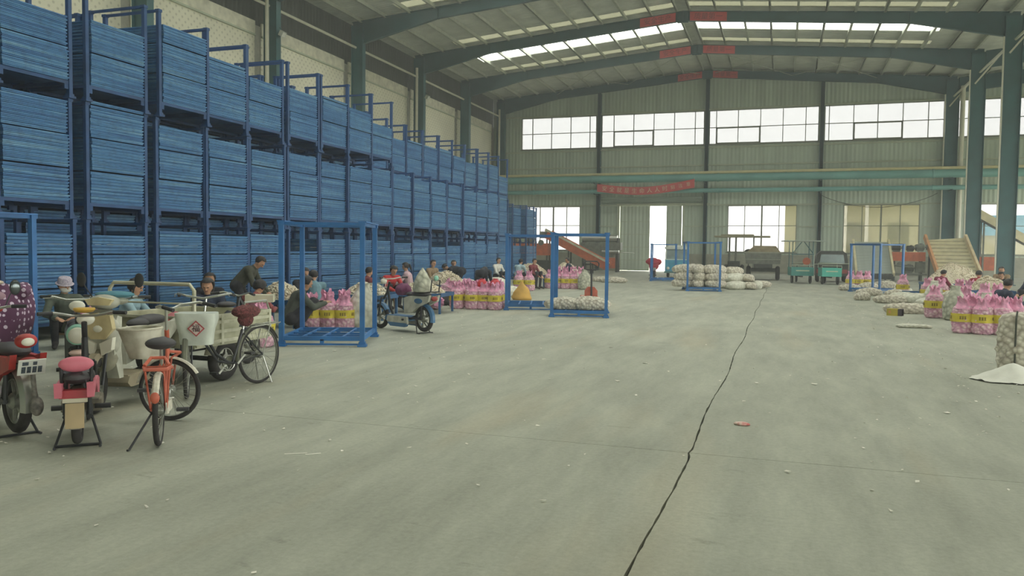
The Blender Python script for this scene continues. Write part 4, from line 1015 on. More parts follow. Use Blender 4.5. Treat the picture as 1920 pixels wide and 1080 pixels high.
cl.add(vs, fs); o = cl.build('crumpled_cloth', mat('cloth_white_sheet', (222, 222, 210), .85, var=.04, scale=6, bump=.3, bscale=12)); o.location = (2.82, 11.75, 0); tag(o, 'crumpled white plastic cloth below the large netted sack', 'cloth')
es = put('empty_sack', LYW[1], None, (2.74, 19.45, 0), (0, 0, .1), (.75, .6, .28)); tag(es, 'empty flattened white sack on the floor before the tall clear sack', 'sack')
bx = thing('cardboard_box', 'small yellow cardboard box with dark open end', 'box', (2.78, 23.1, 0), -.35)
b = MB(); b.bb((-.17, -.1, 0), (.1, .1, .18)); b.build('box_body', mat('carton_yellow', (186, 170, 66), .7), bx, False)
b = MB(); b.bb((.1, -.1, .0), (.2, .1, .012)); b.bb((.1, -.1, .168), (.2, .1, .18)); b.bb((.1, .088, 0), (.2, .1, .18)); b.bb((.1, -.1, 0), (.2, -.088, .18)); b.build('open_end', mat('carton_dark', (70, 62, 70), .8), bx, False)
b = MB(); b.bb((-.12, -.103, .06), (-.07, -.1005, .13)); b.build('print_mark', mat('carton_print', (214, 150, 90), .7), bx, False)
# sorting tables with garlic heaped on them
def bulb(mb, M, tw): mb.ball((0, 0, 0), (1, 1, .8), M, 6, 4)
def heap(name, label, x, y, z, rx, ry, h, nb, seed, rz=0):
    r = random.Random(seed); mb = MB(); off = Vector((seed, 2*seed, 0)); N = 24; vs = []; fs = []
    def hh(u, v):
        q = u*u+v*v; return h*max(0, 1-q)**.8*(1+.25*noise.noise(Vector((u*2, v*2, seed))))
    for i in range(N+1):
        for j in range(32):
            rr = i/N; a = 2*PI*j/32; u_, v_ = rr*math.cos(a), rr*math.sin(a); vs.append((u_*rx, v_*ry, max(0, hh(u_, v_)-.025)))
    for i in range(N):
        for j in range(32): fs.append((i*32+j, (i+1)*32+j, (i+1)*32+(j+1) % 32, i*32+(j+1) % 32))
    mb.add(vs, fs)
    for k in range(nb):
        rr = math.sqrt(r.random())*1.0; a = r.random()*2*PI; u_, v_ = rr*math.cos(a), rr*math.sin(a); s = r.uniform(.022, .033)
        M = Matrix.Translation((u_*rx, v_*ry, hh(u_, v_)+.004)) @ Euler((r.uniform(-1, 1), r.uniform(-1, 1), r.uniform(0, 6))).to_matrix().to_4x4() @ Matrix.Diagonal((s, s, s, 1))
        bulb(mb, M, 0)
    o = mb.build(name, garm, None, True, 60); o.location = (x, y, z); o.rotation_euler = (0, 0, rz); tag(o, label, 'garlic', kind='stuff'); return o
tabm = mat('table_blue', (44, 92, 136), .5, var=.12)
def table(x, y, lx, ly, h, rz, label):
    t = thing('sorting_table', label, 'table', (x, y, 0), rz, 'blue sorting tables')
    b = MB(); b.bb((-lx/2, -ly/2, h-.03), (lx/2, ly/2, h)); b.build('table_top', tabm, t, False)
    b = MB(); b.bb((-lx/2, -ly/2, h), (lx/2, -ly/2+.03, h+.06)); b.bb((-lx/2, ly/2-.03, h), (lx/2, ly/2, h+.06)); b.bb((-lx/2, -ly/2, h), (-lx/2+.03, ly/2, h+.06)); b.bb((lx/2-.03, -ly/2, h), (lx/2, ly/2, h+.06)); b.build('rim', tabm, t, False)
    for sx in (-1, 1):
        for sy in (-1, 1): b = MB(); b.box((sx*(lx/2-.04), sy*(ly/2-.04), (h-.03)/2), (.05, .05, h-.03)); b.build('leg', tabm, t, False)
    return t
spots = [(-9.6, 13.95, 1.1, .8, .5, .38, 'beside the stooping olive jacket'), (-9.0, 16.3, 1.2, .9, .5, .3, 'behind the near rack'), (-8.7, 18.6, 1.4, 1.1, .45, .3, 'by the maroon jacket'),
         (-9.9, 22.9, 1.4, 1.0, .45, .45, 'before the pale pink jacket'), (-10.4, 33.4, 1.7, 1.2, .5, .5, 'behind the paired racks'), (-9.4, 35.6, 1.5, 1.1, .5, .5, 'by the navy vest'),
         (5.9, 27.6, 1.2, 1.1, .5, .45, 'by the black jacket at right'), (6.0, 33.6, 2.0, 1.7, .5, .75, 'below the cream conveyor'), (5.1, 21.6, .8, .7, .42, .12, 'between the smiling pair')]
for k, (x, y, lx, ly, h, hh_, l) in enumerate(spots):
    table(x, y, lx, ly, h, .1*math.sin(k), 'blue steel sorting table ' + l)
    heap('garlic_heap', 'heap of loose white garlic ' + l, x, y, h, lx/2-.06, ly/2-.06, hh_, 420, k+1, .1*math.sin(k))
# small goods among the workers
b = MB(); b.bb((-.22, -.15, 0), (.22, .15, .12)); o = b.build('carton', mat('carton_cream', (206, 204, 176), .8), None, False); o.location = (-8.15, 11.2, .70); o.rotation_euler = (0, 0, .5); tag(o, 'flat cream carton resting on the pink bags by the bicycle', 'box')
o = put('yellow_bag', upright(91, .34, .6, [(0, .9), (.1, 1), (.4, .8), (.8, .3), (1, .1)], .02, mat('bag_ochre', (206, 164, 84), .8), 'yellow_bag', .8), None, (-7.95, 24.6, 0)); tag(o, 'ochre yellow cloth bag behind the left middle rack', 'bag')
for k, (x, y, s, l) in enumerate(((-7.7, 20.3, .13, 'nearer'), (-7.45, 20.65, .14, 'farther'))):
    o = put('red_plastic_bag', upright(60+k, s, .22, None, .02, mat('bag_red', (204, 52, 60), .5), 'red_plastic_bag'), None, (x, y, .60)); tag(o, '%s red plastic bag lying on the middle pink bags' % l, 'bag', 'red plastic bags')
o = put('dark_bundle', LYW[2], None, (-9.15, 21.15, 0), (0, 0, .8), (.6, .9, 1.0)); o.data = LYW[2].copy(); o.data.materials.clear(); o.data.materials.append(C['dark']); tag(o, 'dark cloth bundle beside the slumped pink bag', 'bundle')
cr = thing('plastic_crate', 'small blue plastic crate behind the right white sacks', 'crate', (4.35, 31.6, 0), .2)
b = MB(); b.bb((-.28, -.2, 0), (.28, .2, .02)); b.build('crate_base', tabm, cr, False)
for (a, c_) in (((-.28, -.2, .02), (.28, -.18, .3)), ((-.28, .18, .02), (.28, .2, .3)), ((-.28, -.18, .02), (-.26, .18, .3)), ((.26, -.18, .02), (.28, .18, .3))): b = MB(); b.bb(a, c_); b.build('crate_side', tabm, cr, False)
# litter
r = random.Random(5); lt = MB()
def flake(x, y, s):
    a = r.uniform(0, 6); w = s*r.uniform(.3, .8); pts = [(-s, -w*.6), (s*.6, -w), (s, w*.4), (-s*.5, w)]
    vs = [(x+p*math.cos(a)-q*math.sin(a), y+p*math.sin(a)+q*math.cos(a), .003+r.uniform(0, .012)) for p, q in pts]; vs += [(v_[0], v_[1], v_[2]+.002) for v_ in vs]
    lt.add(vs, [(3, 2, 1, 0), (4, 5, 6, 7), (0, 1, 5, 4), (1, 2, 6, 5), (2, 3, 7, 6), (3, 0, 4, 7)])
for k in range(900):
    q = r.random()
    if q < .4: x = r.gauss(2.3, .9); y = r.uniform(6, 28)
    elif q < .7: x = r.gauss(-6.3, 1.3); y = r.uniform(4.2, 24)
    else: x = r.uniform(-6, 3.5); y = r.uniform(3, 30)
    flake(x, y, r.uniform(.008, .022) if r.random() < .85 else r.uniform(.02, .04))
tag(lt.build('garlic_skins', mat('garlic_skin', (226, 222, 208), .8, var=.06), None, False), 'scattered white garlic skins on the concrete floor', 'litter', kind='stuff')
wr_ = MB(); wr_.ball((0, 0, .006), (.075, .05, .018), None, 12, 6, fn=lambda v: Vector((v.x*(1+.3*noise.noise(v*3)), v.y*(1+.3*noise.noise(v*4)), v.z))); o = wr_.build('candy_wrapper', mat('wrapper', (190, 78, 76), .5, var=.3, scale=25, col2=(226, 214, 200))); o.location = (-.33, 7.7, .008); tag(o, 'crumpled red and white wrapper right of the long floor joint', 'litter')
for k, (x, y, a, L) in enumerate(((-3.55, 5.32, .55, .17), (-3.42, 5.36, .75, .12))):
    b = MB(); b.box((0, 0, .003), (L, .016, .003)); o = b.build('paper_strip', mat('paper_white', (232, 230, 216), .8), None, False); o.location = (x, y, 0); o.rotation_euler = (0, 0, a); tag(o, '%s white paper strip on the floor before the vehicles' % ['longer', 'shorter'][k], 'litter')
# ------------------------------------------------------------------ two and three wheelers (local: forward +Y, axle along X)
tyre = mat('tyre_rubber', (52, 50, 48), .9, var=.15, scale=20); chrome = mat('chrome_worn', (188, 190, 182), .28, .8, var=.1); steelb = mat('frame_black', (44, 46, 48), .45, var=.15, scale=12)
rimm = mat('rim_grey', (150, 152, 142), .4, .6, var=.15, scale=12); plasb = mat('plastic_black', (46, 47, 48), .6, var=.15, scale=10); dusty = mat('dusty_grey', (134, 128, 112), .85, var=.2, scale=8)
creamp = mat('cream_plastic', (210, 196, 150), .5, scale=7, col2=(178, 162, 122)); whitep = mat('white_plastic', (208, 208, 192), .5, scale=5, col2=(150, 150, 134)); redp = mat('red_plastic', (190, 50, 46), .45, scale=8, col2=(132, 48, 44)); pinkp = mat('pink_plastic', (214, 118, 134), .5, var=.1, scale=6)
bluep = mat('blue_plastic', (66, 112, 150), .4, var=.1); mint = mat('mint_plastic', (140, 196, 172), .45, var=.12); orangep = mat('orange_paint', (192, 98, 74), .5, var=.12, scale=8); lampc = mat('lamp_clear', (226, 224, 206), .25); mirr = mat('mirror_face', (96, 104, 104), .15, .6)
seatm = mat('seat_vinyl', (58, 56, 58), .55, var=.12)
def wheel(root, name, c, R, r, rz=0, spokes=18, alloy=False, rim_m=None, hub_r=.045, hub_w=.09):
    """wheel with the rim as part and tyre, spokes and hub as its pieces"""
    b = MB(); b.torus((0, 0, 0), R-r*1.75, r*.42, 'X', seg=36, tseg=6, sx=1.6); w = b.build(name, rim_m or rimm, root); w.location = c; w.rotation_euler = (0, 0, rz)
    b = MB(); b.torus((0, 0, 0), R-r, r, 'X', seg=40, tseg=10); b.build('tyre', tyre, w)
    b = MB(); b.tube([(-hub_w/2, 0, 0), (-hub_w*.3, 0, 0), (hub_w*.3, 0, 0), (hub_w/2, 0, 0)], [hub_r*.6, hub_r, hub_r, hub_r*.6], 14); b.build('hub', rim_m or rimm, w)
    b = MB()
    if alloy:
        for k in range(5):
            a = 2*PI*k/5
            for s in (-1, 1): b.beam((s*.012, hub_r*.8*math.cos(a), hub_r*.8*math.sin(a)), (s*.008, (R-r*1.8)*math.cos(a+.12*s), (R-r*1.8)*math.sin(a+.12*s)), .02, .026)
    else:
        for k in range(spokes):
            a = 2*PI*k/spokes; s = 1 if k % 2 else -1; b.tube([(s*hub_w*.42, hub_r*.8*math.cos(a+.5*s), hub_r*.8*math.sin(a+.5*s)), (0, (R-r*1.8)*math.cos(a), (R-r*1.8)*math.sin(a))], .0024, 4)
    sp = b.build('spokes', rim_m or rimm, w); sp['kind'] = 'stuff'
    return w
def grip_bar(root, pts, r, m, grips=True, name='handlebar'):
    b = MB(); b.tube(pts, r, 8); h = b.build(name, m, root)
    if grips:
        for a, c_ in ((pts[0], pts[1]), (pts[-1], pts[-2])):
            a = Vector(a); d = (Vector(c_)-a).normalized(); b = MB(); b.tube([a-d*.01, a+d*.11], r*1.45, 8); b.build('grip', plasb, h)
            b = MB(); q = a+d*.13; b.tube([q, q+Vector((0, .045, -.005)), a+d*.02+Vector((0, .06, -.012))], .005, 5); b.build('brake_lever', chrome, h)
    return h
def mirror(root, base, tip, face):
    b = MB(); b.tube([base, (Vector(base)+Vector(tip))/2+Vector((0, .02, .01)), tip], .006, 6); s = b.build('mirror', plasb, root)
    b = MB(); b.ball(tip, (.048, .014, .072)); b.build('mirror_housing', plasb, s)
    b = MB(); b.ball(Vector(tip)+Vector((0, -.006*face, 0)), (.04, .011, .063)); b.build('mirror_glass', mirr, s)
def bicycle(label, rear, front_dir, paint, R=.33, wb=1.06, steer=0, basket='plastic', step=False, guard=None, stand='twin', r=.02, saddle_fn=None, rack_=True, saddle_h=.83):
    dx, dy = front_dir; t = thing('bicycle', label, 'bicycle', (rear[0], rear[1], 0), rz_to(dx, dy)); guard = guard or paint
    wheel(t, 'rear_wheel', (0, 0, R), R, r, 0, 28); f_ = Vector((0, wb, R)); hd = Vector((0, wb-.22, .80)); bb = Vector((0, .43, .29)); st = Vector((0, .27, .66))
    wheel(t, 'front_wheel', f_, R, r, steer, 28)
    b = MB()
    if step: b.tube([hd-Vector((0, -.02, .08)), (0, .68, .42), (0, .5, .31), bb], .016, 8); b.tube([hd-Vector((0, -.035, .16)), (0, .66, .34), bb+Vector((0, .02, 0))], .014, 8)
    else: b.tube([hd-Vector((0, 0, .05)), (0, .6, .5), st-Vector((0, -.02, .2))], .016, 8); b.tube([hd-Vector((0, -.03, .14)), bb], .018, 8)
    b.tube([bb, st], .016, 8); b.tube([hd+Vector((0, -.03, .06)), hd-Vector((0, -.05, .16))], .02, 8)
    for s in (-1, 1): b.tube([bb+Vector((s*.02, 0, 0)), (s*.055, 0, R)], .01, 6); b.tube([st+Vector((s*.012, 0, -.04)), (s*.055, 0, R)], .009, 6)
    b.build('frame', paint, t)
    b = MB(); ax = Matrix.Translation(f_) @ Matrix.Rotation(steer, 4, 'Z') @ Matrix.Translation(-f_)
    for s in (-1, 1): b.tube([ax @ Vector((s*.05, wb, R)), ax @ Vector((s*.05, wb-.04, R*2+.02)), ax @ Vector((0, wb-.10, R*2+.06))], .011, 6)
    b.tube([ax @ Vector((0, wb-.10, R*2+.06)), hd-Vector((0, -.05, .14))], .014, 8)
    b.build('fork', paint, t)
    b = MB(); b.arc_strip((0, 0, R), R+.022, -.15, 2.7, .052, lip=.012); b.build('rear_mudguard', guard, t)
    b = MB(); b.arc_strip((0, wb, R), R+.022, .2, 2.6, .052, lip=.012, M=ax); b.build('front_mudguard', guard, t)
    b = MB(); b.tube([hd+Vector((0, -.03, .05)), hd+Vector((0, -.06, .24))], .013, 8); stem = b.build('stem', chrome, t)
    hz = hd.z+.26; pts = [(-.29, hd.y-.28, hz+.0), (-.27, hd.y-.14, hz+.03), (-.16, hd.y-.02, hz+.01), (0, hd.y-.05, hz-.02), (.16, hd.y-.02, hz+.01), (.27, hd.y-.14, hz+.03), (.29, hd.y-.28, hz)]
    mh = Matrix.Translation((0, hd.y, 0)) @ Matrix.Rotation(steer*.8, 4, 'Z') @ Matrix.Translation((0, -hd.y, 0)); grip_bar(t, [mh @ Vector(p) for p in pts], .012, chrome)
    b = MB(); b.tube([st-Vector((0, 0, .05)), (0, .235, saddle_h-.03)], .013, 8); b.build('seat_post', chrome, t)
    if saddle_fn: saddle_fn(t)
    else: b = MB(); b.ball((0, .18, saddle_h), (.115, .11, .045)); b.ball((0, .32, saddle_h+.0), (.05, .14, .035)); b.build('saddle', seatm, t)
    # drive
    b = MB(); b.torus((.05, bb.y, bb.z), .085, .006, 'X', seg=24, tseg=5); b.tube([(.02, bb.y, bb.z), (.08, bb.y, bb.z)], .02, 8); b.beam((.075, bb.y, bb.z), (.085, bb.y+.12, bb.z-.11), .012, .022); b.beam((-.075, bb.y, bb.z), (-.085, bb.y-.12, bb.z+.11), .012, .022); b.build('crank', chrome, t)
    for s, q in ((1, (.12, -.11)), (-1, (-.12, .11))): b = MB(); b.box((s*.14, bb.y+q[0], bb.z+q[1]), (.10, .07, .024)); b.build('pedal', plasb, t)
    b = MB(); b.box((.06, bb.y/2, R*.98), (.012, .50, .09), rx=-.09); b.build('chain_guard', guard, t)
    if rack_:
        b = MB()
        for s in (-1, 1): b.tube([(s*.06, .2, .68), (s*.065, -.3, .70), (s*.03, -.34, .70)], .006, 6); b.tube([(s*.065, -.12, .69), (s*.06, 0, R)], .006, 6)
        for k in range(5): b.tube([(-.063, .12-.1*k, .69), (.063, .12-.1*k, .69)], .005, 6)
        b.build('luggage_rack', chrome, t)
    if stand == 'twin':
        b = MB(); b.tube([(-.06, .0, R-.02), (-.10, -.10, .01), (.10, -.10, .01), (.06, .0, R-.02)], .008, 6); b.build('kickstand', chrome, t)
    else:
        b = MB(); b.tube([(-.05, .02, R-.02), (-.20, -.14, .01), (-.21, -.17, .012)], .009, 6); b.build('kickstand', steelb, t)
    if basket == 'plastic':
        bk = MB(); y0 = hd.y+.16; z0, z1 = .60, .86
        ring = lambda w, d, z, o: [Vector((w*math.copysign(abs(math.cos(a))**.6, math.cos(a)), y0+.1+o+d*math.copysign(abs(math.sin(a))**.6, math.sin(a)), z)) for a in [2*PI*k/28 for k in range(28)]]
        lo, hi = ring(.12, .095, z0, -.02), ring(.18, .145, z1, .02)
        vs = []; fs = []
        for q in range(5):
            for k in range(28): vs.append(lo[k].lerp(hi[k], q/4))
        for q in range(5):
            for k in range(28): p_ = lo[k].lerp(hi[k], q/4); cx = Vector((0, y0+.1, p_.z)); vs.append(p_ + (cx-p_)*.035)
        for q in range(4):
            for k in range(28):
                a = q*28+k; c_ = q*28+(k+1) % 28; fs.append((a, c_, c_+28, a+28)); fs.append((a+140, a+168, c_+168, c_+140))
        for k in range(28): fs.append((112+k, 112+(k+1) % 28, 252+(k+1) % 28, 252+k))
        fs.append(tuple(range(28))); bk.add(vs, fs, mh)
        bo_ = bk.build('basket', mat('basket_white', (204, 202, 184), .6, scale=9, col2=(160, 154, 132)), t)
        rb = MB(); rb.tube([mh @ p for p in hi], .012, 6, closed=True); rb.build('basket_rim', mat('basket_white', (206, 204, 186)), bo_)
    return t, mh, hd
# black bicycle with cloth saddle and plastic bag over the basket
rugm = mat('saddle_plush', (112, 62, 62), .95, var=.35, scale=40, bump=.9, bscale=50)
def plush(t):
    b = MB(); f1 = lambda v: Vector((v.x*(1+.15*noise.noise(v*4)), v.y*(1+.12*noise.noise(v*5)), v.z*(1+.2*noise.noise(v*4))))
    b.ball((0, .21, .86), (.13, .19, .075), None, 24, 14, fn=f1); b.ball((0, .22, .77), (.08, .10, .08), None, 16, 10, fn=f1); b.build('saddle', rugm, t)
bk, mh, hd = bicycle('black step through bicycle with maroon plush saddle on the tricycle side', (-5.82, 7.97), (-.09, -.99), steelb, .345, 1.1, .75, None, True, mat('guard_greygreen', (120, 122, 104), .6, var=.15), 'twin', .02, plush)
bagm = mat('bag_film', (206, 212, 200), .35, var=.1, scale=5, bump=.3, bscale=10)
bg_ = MB(); vs = []; fs = []
for q in range(7):
    z = .58+.33*q/6; w = .15+.06*q/6; d = .11+.05*q/6
    for k in range(28):
        a = 2*PI*k/28; p = Vector((w*math.copysign(abs(math.cos(a))**.55, math.cos(a)), hd.y+.26+d*math.copysign(abs(math.sin(a))**.55, math.sin(a)), z)); g_ = noise.noise(p*9); vs.append(p+Vector((.018*g_, .018*noise.noise(p*11), .01*g_)))
for q in range(6):
    for k in range(28): fs.append((q*28+k, q*28+(k+1) % 28, (q+1)*28+(k+1) % 28, (q+1)*28+k))
fs.append(tuple(reversed(range(28)))); fs.append(tuple(range(168, 196))); bg_.add(vs, fs, mh); bo = bg_.build('bagged_basket', bagm, bk)
sg = MB(); sg.box((0, 0, 0), (.12, .003, .12), ry=PI/4); e_ = sg.build('printed_diamond', mat('print_red', (176, 76, 78), .6), bo, False); e_.location = mh @ Vector((-.02, hd.y+.26+.165, .76)); e_.rotation_euler = (-.12, 0, .75*.8)
sg = MB(); sg.box((0, 0, 0), (.095, .003, .095), ry=PI/4); e2 = sg.build('diamond_field', mat('print_pale', (214, 196, 186), .6), bo, False); e2.location = mh @ Vector((-.02, hd.y+.26+.169, .76)); e2.rotation_euler = (-.12, 0, .75*.8)
text_mesh('printed_character', '福', .085, mat('print_dark', (66, 34, 40), .6), bo, mh @ Vector((-.02, hd.y+.26+.174, .76)), (PI/2, 0, .75*.8+PI))
# orange bicycle
def sad2(t):
    b = MB(); b.ball((0, .20, .80), (.12, .13, .05)); b.ball((0, .36, .80), (.055, .13, .038)); b.build('saddle', seatm, t)
orb, mh2, hd2 = bicycle('orange folding style bicycle with white basket and orange luggage carrier', (-4.72, 5.16), (-.60, .80), orangep, .285, .98, 1.25, 'plastic', True, mat('guard_white', (206, 202, 184), .6, var=.2, scale=14), 'side', .022, sad2, False, .80)
b = MB(); b.tube([(-.09, .16, .60), (-.1, -.05, .64), (-.08, -.2, .64), (.08, -.2, .64), (.1, -.05, .64), (.09, .16, .60)], .014, 8); b.tube([(-.09, .02, .63), (.09, .02, .63)], .01, 6); b.tube([(-.09, -.1, .66), (-.05, -.02, .71), (.05, -.02, .71), (.09, -.1, .66)], .014, 8)
for s in (-1, 1): b.tube([(s*.09, -.1, .64), (s*.06, 0, .30)], .009, 6)
b.build('luggage_carrier', orangep, orb)
b = MB(); b.ball((0, -.27, .43), (.035, .018, .045)); b.build('rear_reflector', orangep, orb)

def scooter(name, label, rear, hdg, body, accent, R=.22, r=.045, wb=1.2, steer=0, style='moped', seat_h=.74, bar_h=1.0, mirrors=True, fairing=True, alloy=True, cat='scooter', stand=True, back=False, bar_m=None):
    t = thing(name, label, cat, (rear[0], rear[1], 0), rz_to(*hdg)); lift = .03 if stand else 0
    wheel(t, 'rear_wheel', (0, 0, R+lift), R, r, 0, 16, alloy, None, .07, .12); wheel(t, 'front_wheel', (0, wb, R), R, r, steer, 16, alloy, None, .05, .09)
    hy = wb-.26
    b = MB(); b.tube([(0, hy-.02, bar_h-.06), (0, hy+.06, .72), (0, wb-.09, R*2+.10)], .024, 8)
    for s in (-1, 1): b.tube([(s*.07, wb-.10, R*2+.12), (s*.07, wb, R)], .016, 8)
    b.tube([(-.07, wb-.10, R*2+.12), (.07, wb-.10, R*2+.12)], .02, 8); b.build('front_fork', steelb, t)
    b = MB(); b.tube([(0, hy+.03, .78), (0, hy-.06, .42), (0, hy-.16, .27), (0, .42, .25), (0, .18, .34), (0, .0, .60)], .026, 8)
    for s in (-1, 1): b.tube([(s*.07, .36, .27), (s*.085, 0, R+lift)], .022, 6); b.tube([(s*.085, 0, R+lift+.02), (s*.08, -.02, .60)], .02, 8)
    b.build('frame', steelb, t)
    b = MB(); b.arc_strip((0, wb, R), R+.03, .3, 2.6, .12, lip=.035, M=Matrix.Translation((0, wb, R)) @ Matrix.Rotation(steer, 4, 'Z') @ Matrix.Translation((0, -wb, -R))); b.build('front_mudguard', accent, t)
    b = MB(); b.arc_strip((0, 0, R+lift), R+.035, 1.1, 3.35, .12, lip=.035); b.build('rear_mudguard', accent if style != 'red' else chrome, t)
    grip_bar(t, [(-.33, hy-.16, bar_h+.03), (-.22, hy-.09, bar_h+.03), (-.1, hy-.02, bar_h), (.1, hy-.02, bar_h), (.22, hy-.09, bar_h+.03), (.33, hy-.16, bar_h+.03)], .012, bar_m or chrome)
    # seat and side bodies
    b = MB(); b.ball((0, .10, seat_h), (.125, .27, .062), None, 18, 10); b.ball((0, .36, seat_h-.01), (.10, .16, .05), None, 16, 8); b.build('seat', seatm, t)
    for s in (-1, 1):
        b = MB(); b.prism([(.44, .36), (.46, seat_h-.08), (.30, seat_h-.035), (-.18, seat_h-.03), (-.30, seat_h-.0), (-.26, seat_h-.12), (.05, .50), (.2, .40)], s*.085, s*.135); b.build('side_panel', body, t)
    b = MB(); b.bb((-.13, .40, .215), (.13, hy-.10, .31)); b.prism([(.38, .22), (.5, .19), (hy-.12, .19), (hy-.06, .24), (hy-.1, .30), (.42, .30)], -.15, .15); b.build('foot_board', accent, t)
    if not back: b = MB(); b.ball((0, -.29, seat_h-.07), (.075, .045, .045)); tl = b.build('tail_lamp', redp, t)
    if fairing:
        b = MB(); b.prism([(hy-.04, .30), (hy+.04, .30), (hy+.13, .55), (hy+.15, .78), (hy+.06, .92), (hy-.02, .90), (hy+.0, .6)], -.12, .12); b.ball((0, hy+.09, .72), (.17, .10, .22), None, 18, 12); b.build('front_shield', body, t)
        b = MB(); b.ball((0, hy+.08, bar_h-.01), (.15, .11, .075), None, 18, 10); b.ball((0, hy+.0, bar_h-.0), (.20, .07, .05), None, 16, 8); b.build('handlebar_cowl', body, t)
    b = MB(); b.ball((0, hy+.17, bar_h-.05 if not fairing else .80), (.075, .045, .055), None, 14, 10); b.build('headlamp', lampc, t)
    if mirrors:
        for s in (-1, 1): mirror(t, (s*.2, hy-.06, bar_h+.03), (s*.29, hy-.03, bar_h+.2), 1)
    if stand:
        b = MB(); b.tube([(-.08, .16, .26), (-.16, .02, .012), (-.16, -.06, .012)], .011, 6); b.tube([(.08, .16, .26), (.16, .02, .012), (.16, -.06, .012)], .011, 6); b.tube([(-.16, .02, .012), (.16, .02, .012)], .011, 6); b.build('centre_stand', steelb, t)
    for s in (-1, 1): b = MB(); b.tube([(s*.1, .40, .25), (s*.22, .40, .25)], .022, 8); b.build('foot_peg', plasb, t)
    return t, hy
def plate(t, c, rot=(1.35, 0, 0), m=None):
    b = MB(); b.box((0, 0, 0), (.20, .012, .13)); p = b.build('number_plate', mat('plate_white', (212, 214, 204), .5, var=.04), t, False); p.location = c; p.rotation_euler = rot
    k = MB()
    for (x, z, w, h) in ((-.05, .035, .045, .03), (.02, .035, .03, .03), (-.06, -.02, .03, .055), (-.02, -.02, .03, .055), (.02, -.02, .03, .055), (.06, -.02, .03, .055)): k.box((x, -.0068, z), (w, .0015, h))
    k.build('plate_characters', mat('plate_ink', (74, 84, 92), .6, var=.4, scale=60), p, False)['kind'] = 'stuff'
    return p
# red scooter cut by the left edge
t, hy = scooter('scooter', 'red and silver scooter cut by the left edge, number plate hanging at its tail', (-6.02, 4.98), (-.92, .38), redp, chrome, .27, .045, 1.22, style='red', seat_h=.72)
plate(t, (0, -.36, .62), (.35, 0, 0)); b = MB(); b.ball((0, -.24, .82), (.085, .06, .06)); b.build('rear_lamp_pod', redp, t); b = MB(); b.ball((0, -.285, .815), (.05, .03, .035)); b.build('rear_lamp_lens', lampc, t)
b = MB(); b.tube([(.02, -.32, .55), (.02, -.35, .42), (.03, -.36, .36)], .02, 8); b.ball((.03, -.37, .30), (.05, .045, .08)); b.build('chain_lock', mat('lock_grey', (120, 116, 108), .6, var=.3, scale=30), t)
# pink electric bicycle seen from behind
t, hy = scooter('electric_bicycle', 'small pink electric bicycle seen from behind on a centre stand', (-5.26, 4.88), (-.68, .73), pinkp, dusty, .215, .035, 1.12, fairing=False, mirrors=False, seat_h=.56, bar_h=.98, cat='electric bike', back=True)
b = MB(); b.ball((0, -.06, .67), (.125, .04, .062), None, 20, 12); b.build('backrest', pinkp, t)
b = MB(); b.tube([(-.10, -.05, .48), (-.105, -.06, .66)], .014, 8); b.tube([(.10, -.05, .48), (.105, -.06, .66)], .014, 8); b.tube([(-.08, -.10, .50), (-.05, -.11, .585), (.05, -.11, .585), (.08, -.10, .50)], .012, 8); b.build('backrest_frame', plasb, t)
b = MB(); b.box((0, -.15, .455), (.22, .1, .06)); b.build('tail_lamp_bar', mat('red_tail', (176, 52, 60), .4), t); b = MB(); b.box((0, -.21, .41), (.17, .02, .03)); b.build('rear_bracket', mat('bracket_cream', (212, 206, 180), .6), t)
b = MB(); b.box((0, -.26, .30), (.13, .012, .19), rx=-.2); b.build('mud_flap', mat('flap_tan', (176, 156, 120), .8, var=.12), t)
b = MB(); b.lathe([(.01, .0), (.07, .01), (.09, .03), (.085, .045), (.01, .05)], (0, hy+.02, 1.0)); b.build('lamp_cap', mat('lamp_yellow', (216, 172, 66), .5), t)
# grey electric bicycle behind it with mint lamp
t, hy = scooter('electric_bicycle', 'grey electric bicycle with round mint lamp between red and pink vehicles', (-7.55, 7.05), (.72, -.70), plasb, dusty, .215, .035, 1.12, fairing=False, mirrors=False, seat_h=.72, bar_h=1.03, cat='electric bike')
b = MB(); b.tube([(0, hy+.10, .68), (0, hy+.2, .68)], [.11, .095], 18); b.build('lamp_shell', mint, t); b = MB(); b.ball((0, hy+.2, .68), (.085, .03, .085)); b.build('lamp_lens', lampc, t)
b = MB(); b.bb((-.12, .48, .32), (.12, .72, .66)); b.build('battery_box', mat('battery_grey', (92, 98, 94), .6, var=.15), t); b = MB(); b.ball((0, hy+.12, .50), (.09, .16, .04)); b.build('fender_cap', mat('fender_pinkcream', (214, 184, 172), .6), t)
# polka dot quilt over a scooter
pol = mat_dots('quilt_polka', (92, 52, 82), (206, 190, 206), 15, .30)
t, hy = scooter('scooter', 'scooter under a purple polka dot riding quilt at the left edge', (-9.2, 7.2), (.8, -.55), mat('mauve_plastic', (150, 120, 130), .5), plasb, .22, .045, 1.2, mirrors=False, seat_h=.74, bar_h=1.02)
q = MB(); vs = []; fs = []; NU, NV = 20, 26
for i in range(NU+1):
    v_ = i/NU
    for j in range(NV+1):
        u_ = -1+2*j/NV; z = 1.16-.92*v_; w = .44-.10*v_+.05*math.sin(v_*5); y = hy+.20-.42*abs(u_)**1.8-.12*math.exp(-((v_)/.12)**2)+.12*v_
        p = Vector((u_*w, y, z)); n_ = noise.noise(p*4)*.05; vs.append((p.x+n_*.4, p.y+n_+.02*math.sin(9*u_), p.z+.05*noise.noise(Vector((u_*3, v_, 3)))-(.10*abs(u_)**3)))
L0 = len(vs); vs += [(x, y-.03, z) for x, y, z in vs]
for i in range(NU):
    for j in range(NV): a = i*(NV+1)+j; fs.append((a, a+1, a+NV+2, a+NV+1)); fs.append((L0+a, L0+a+NV+1, L0+a+NV+2, L0+a+1))
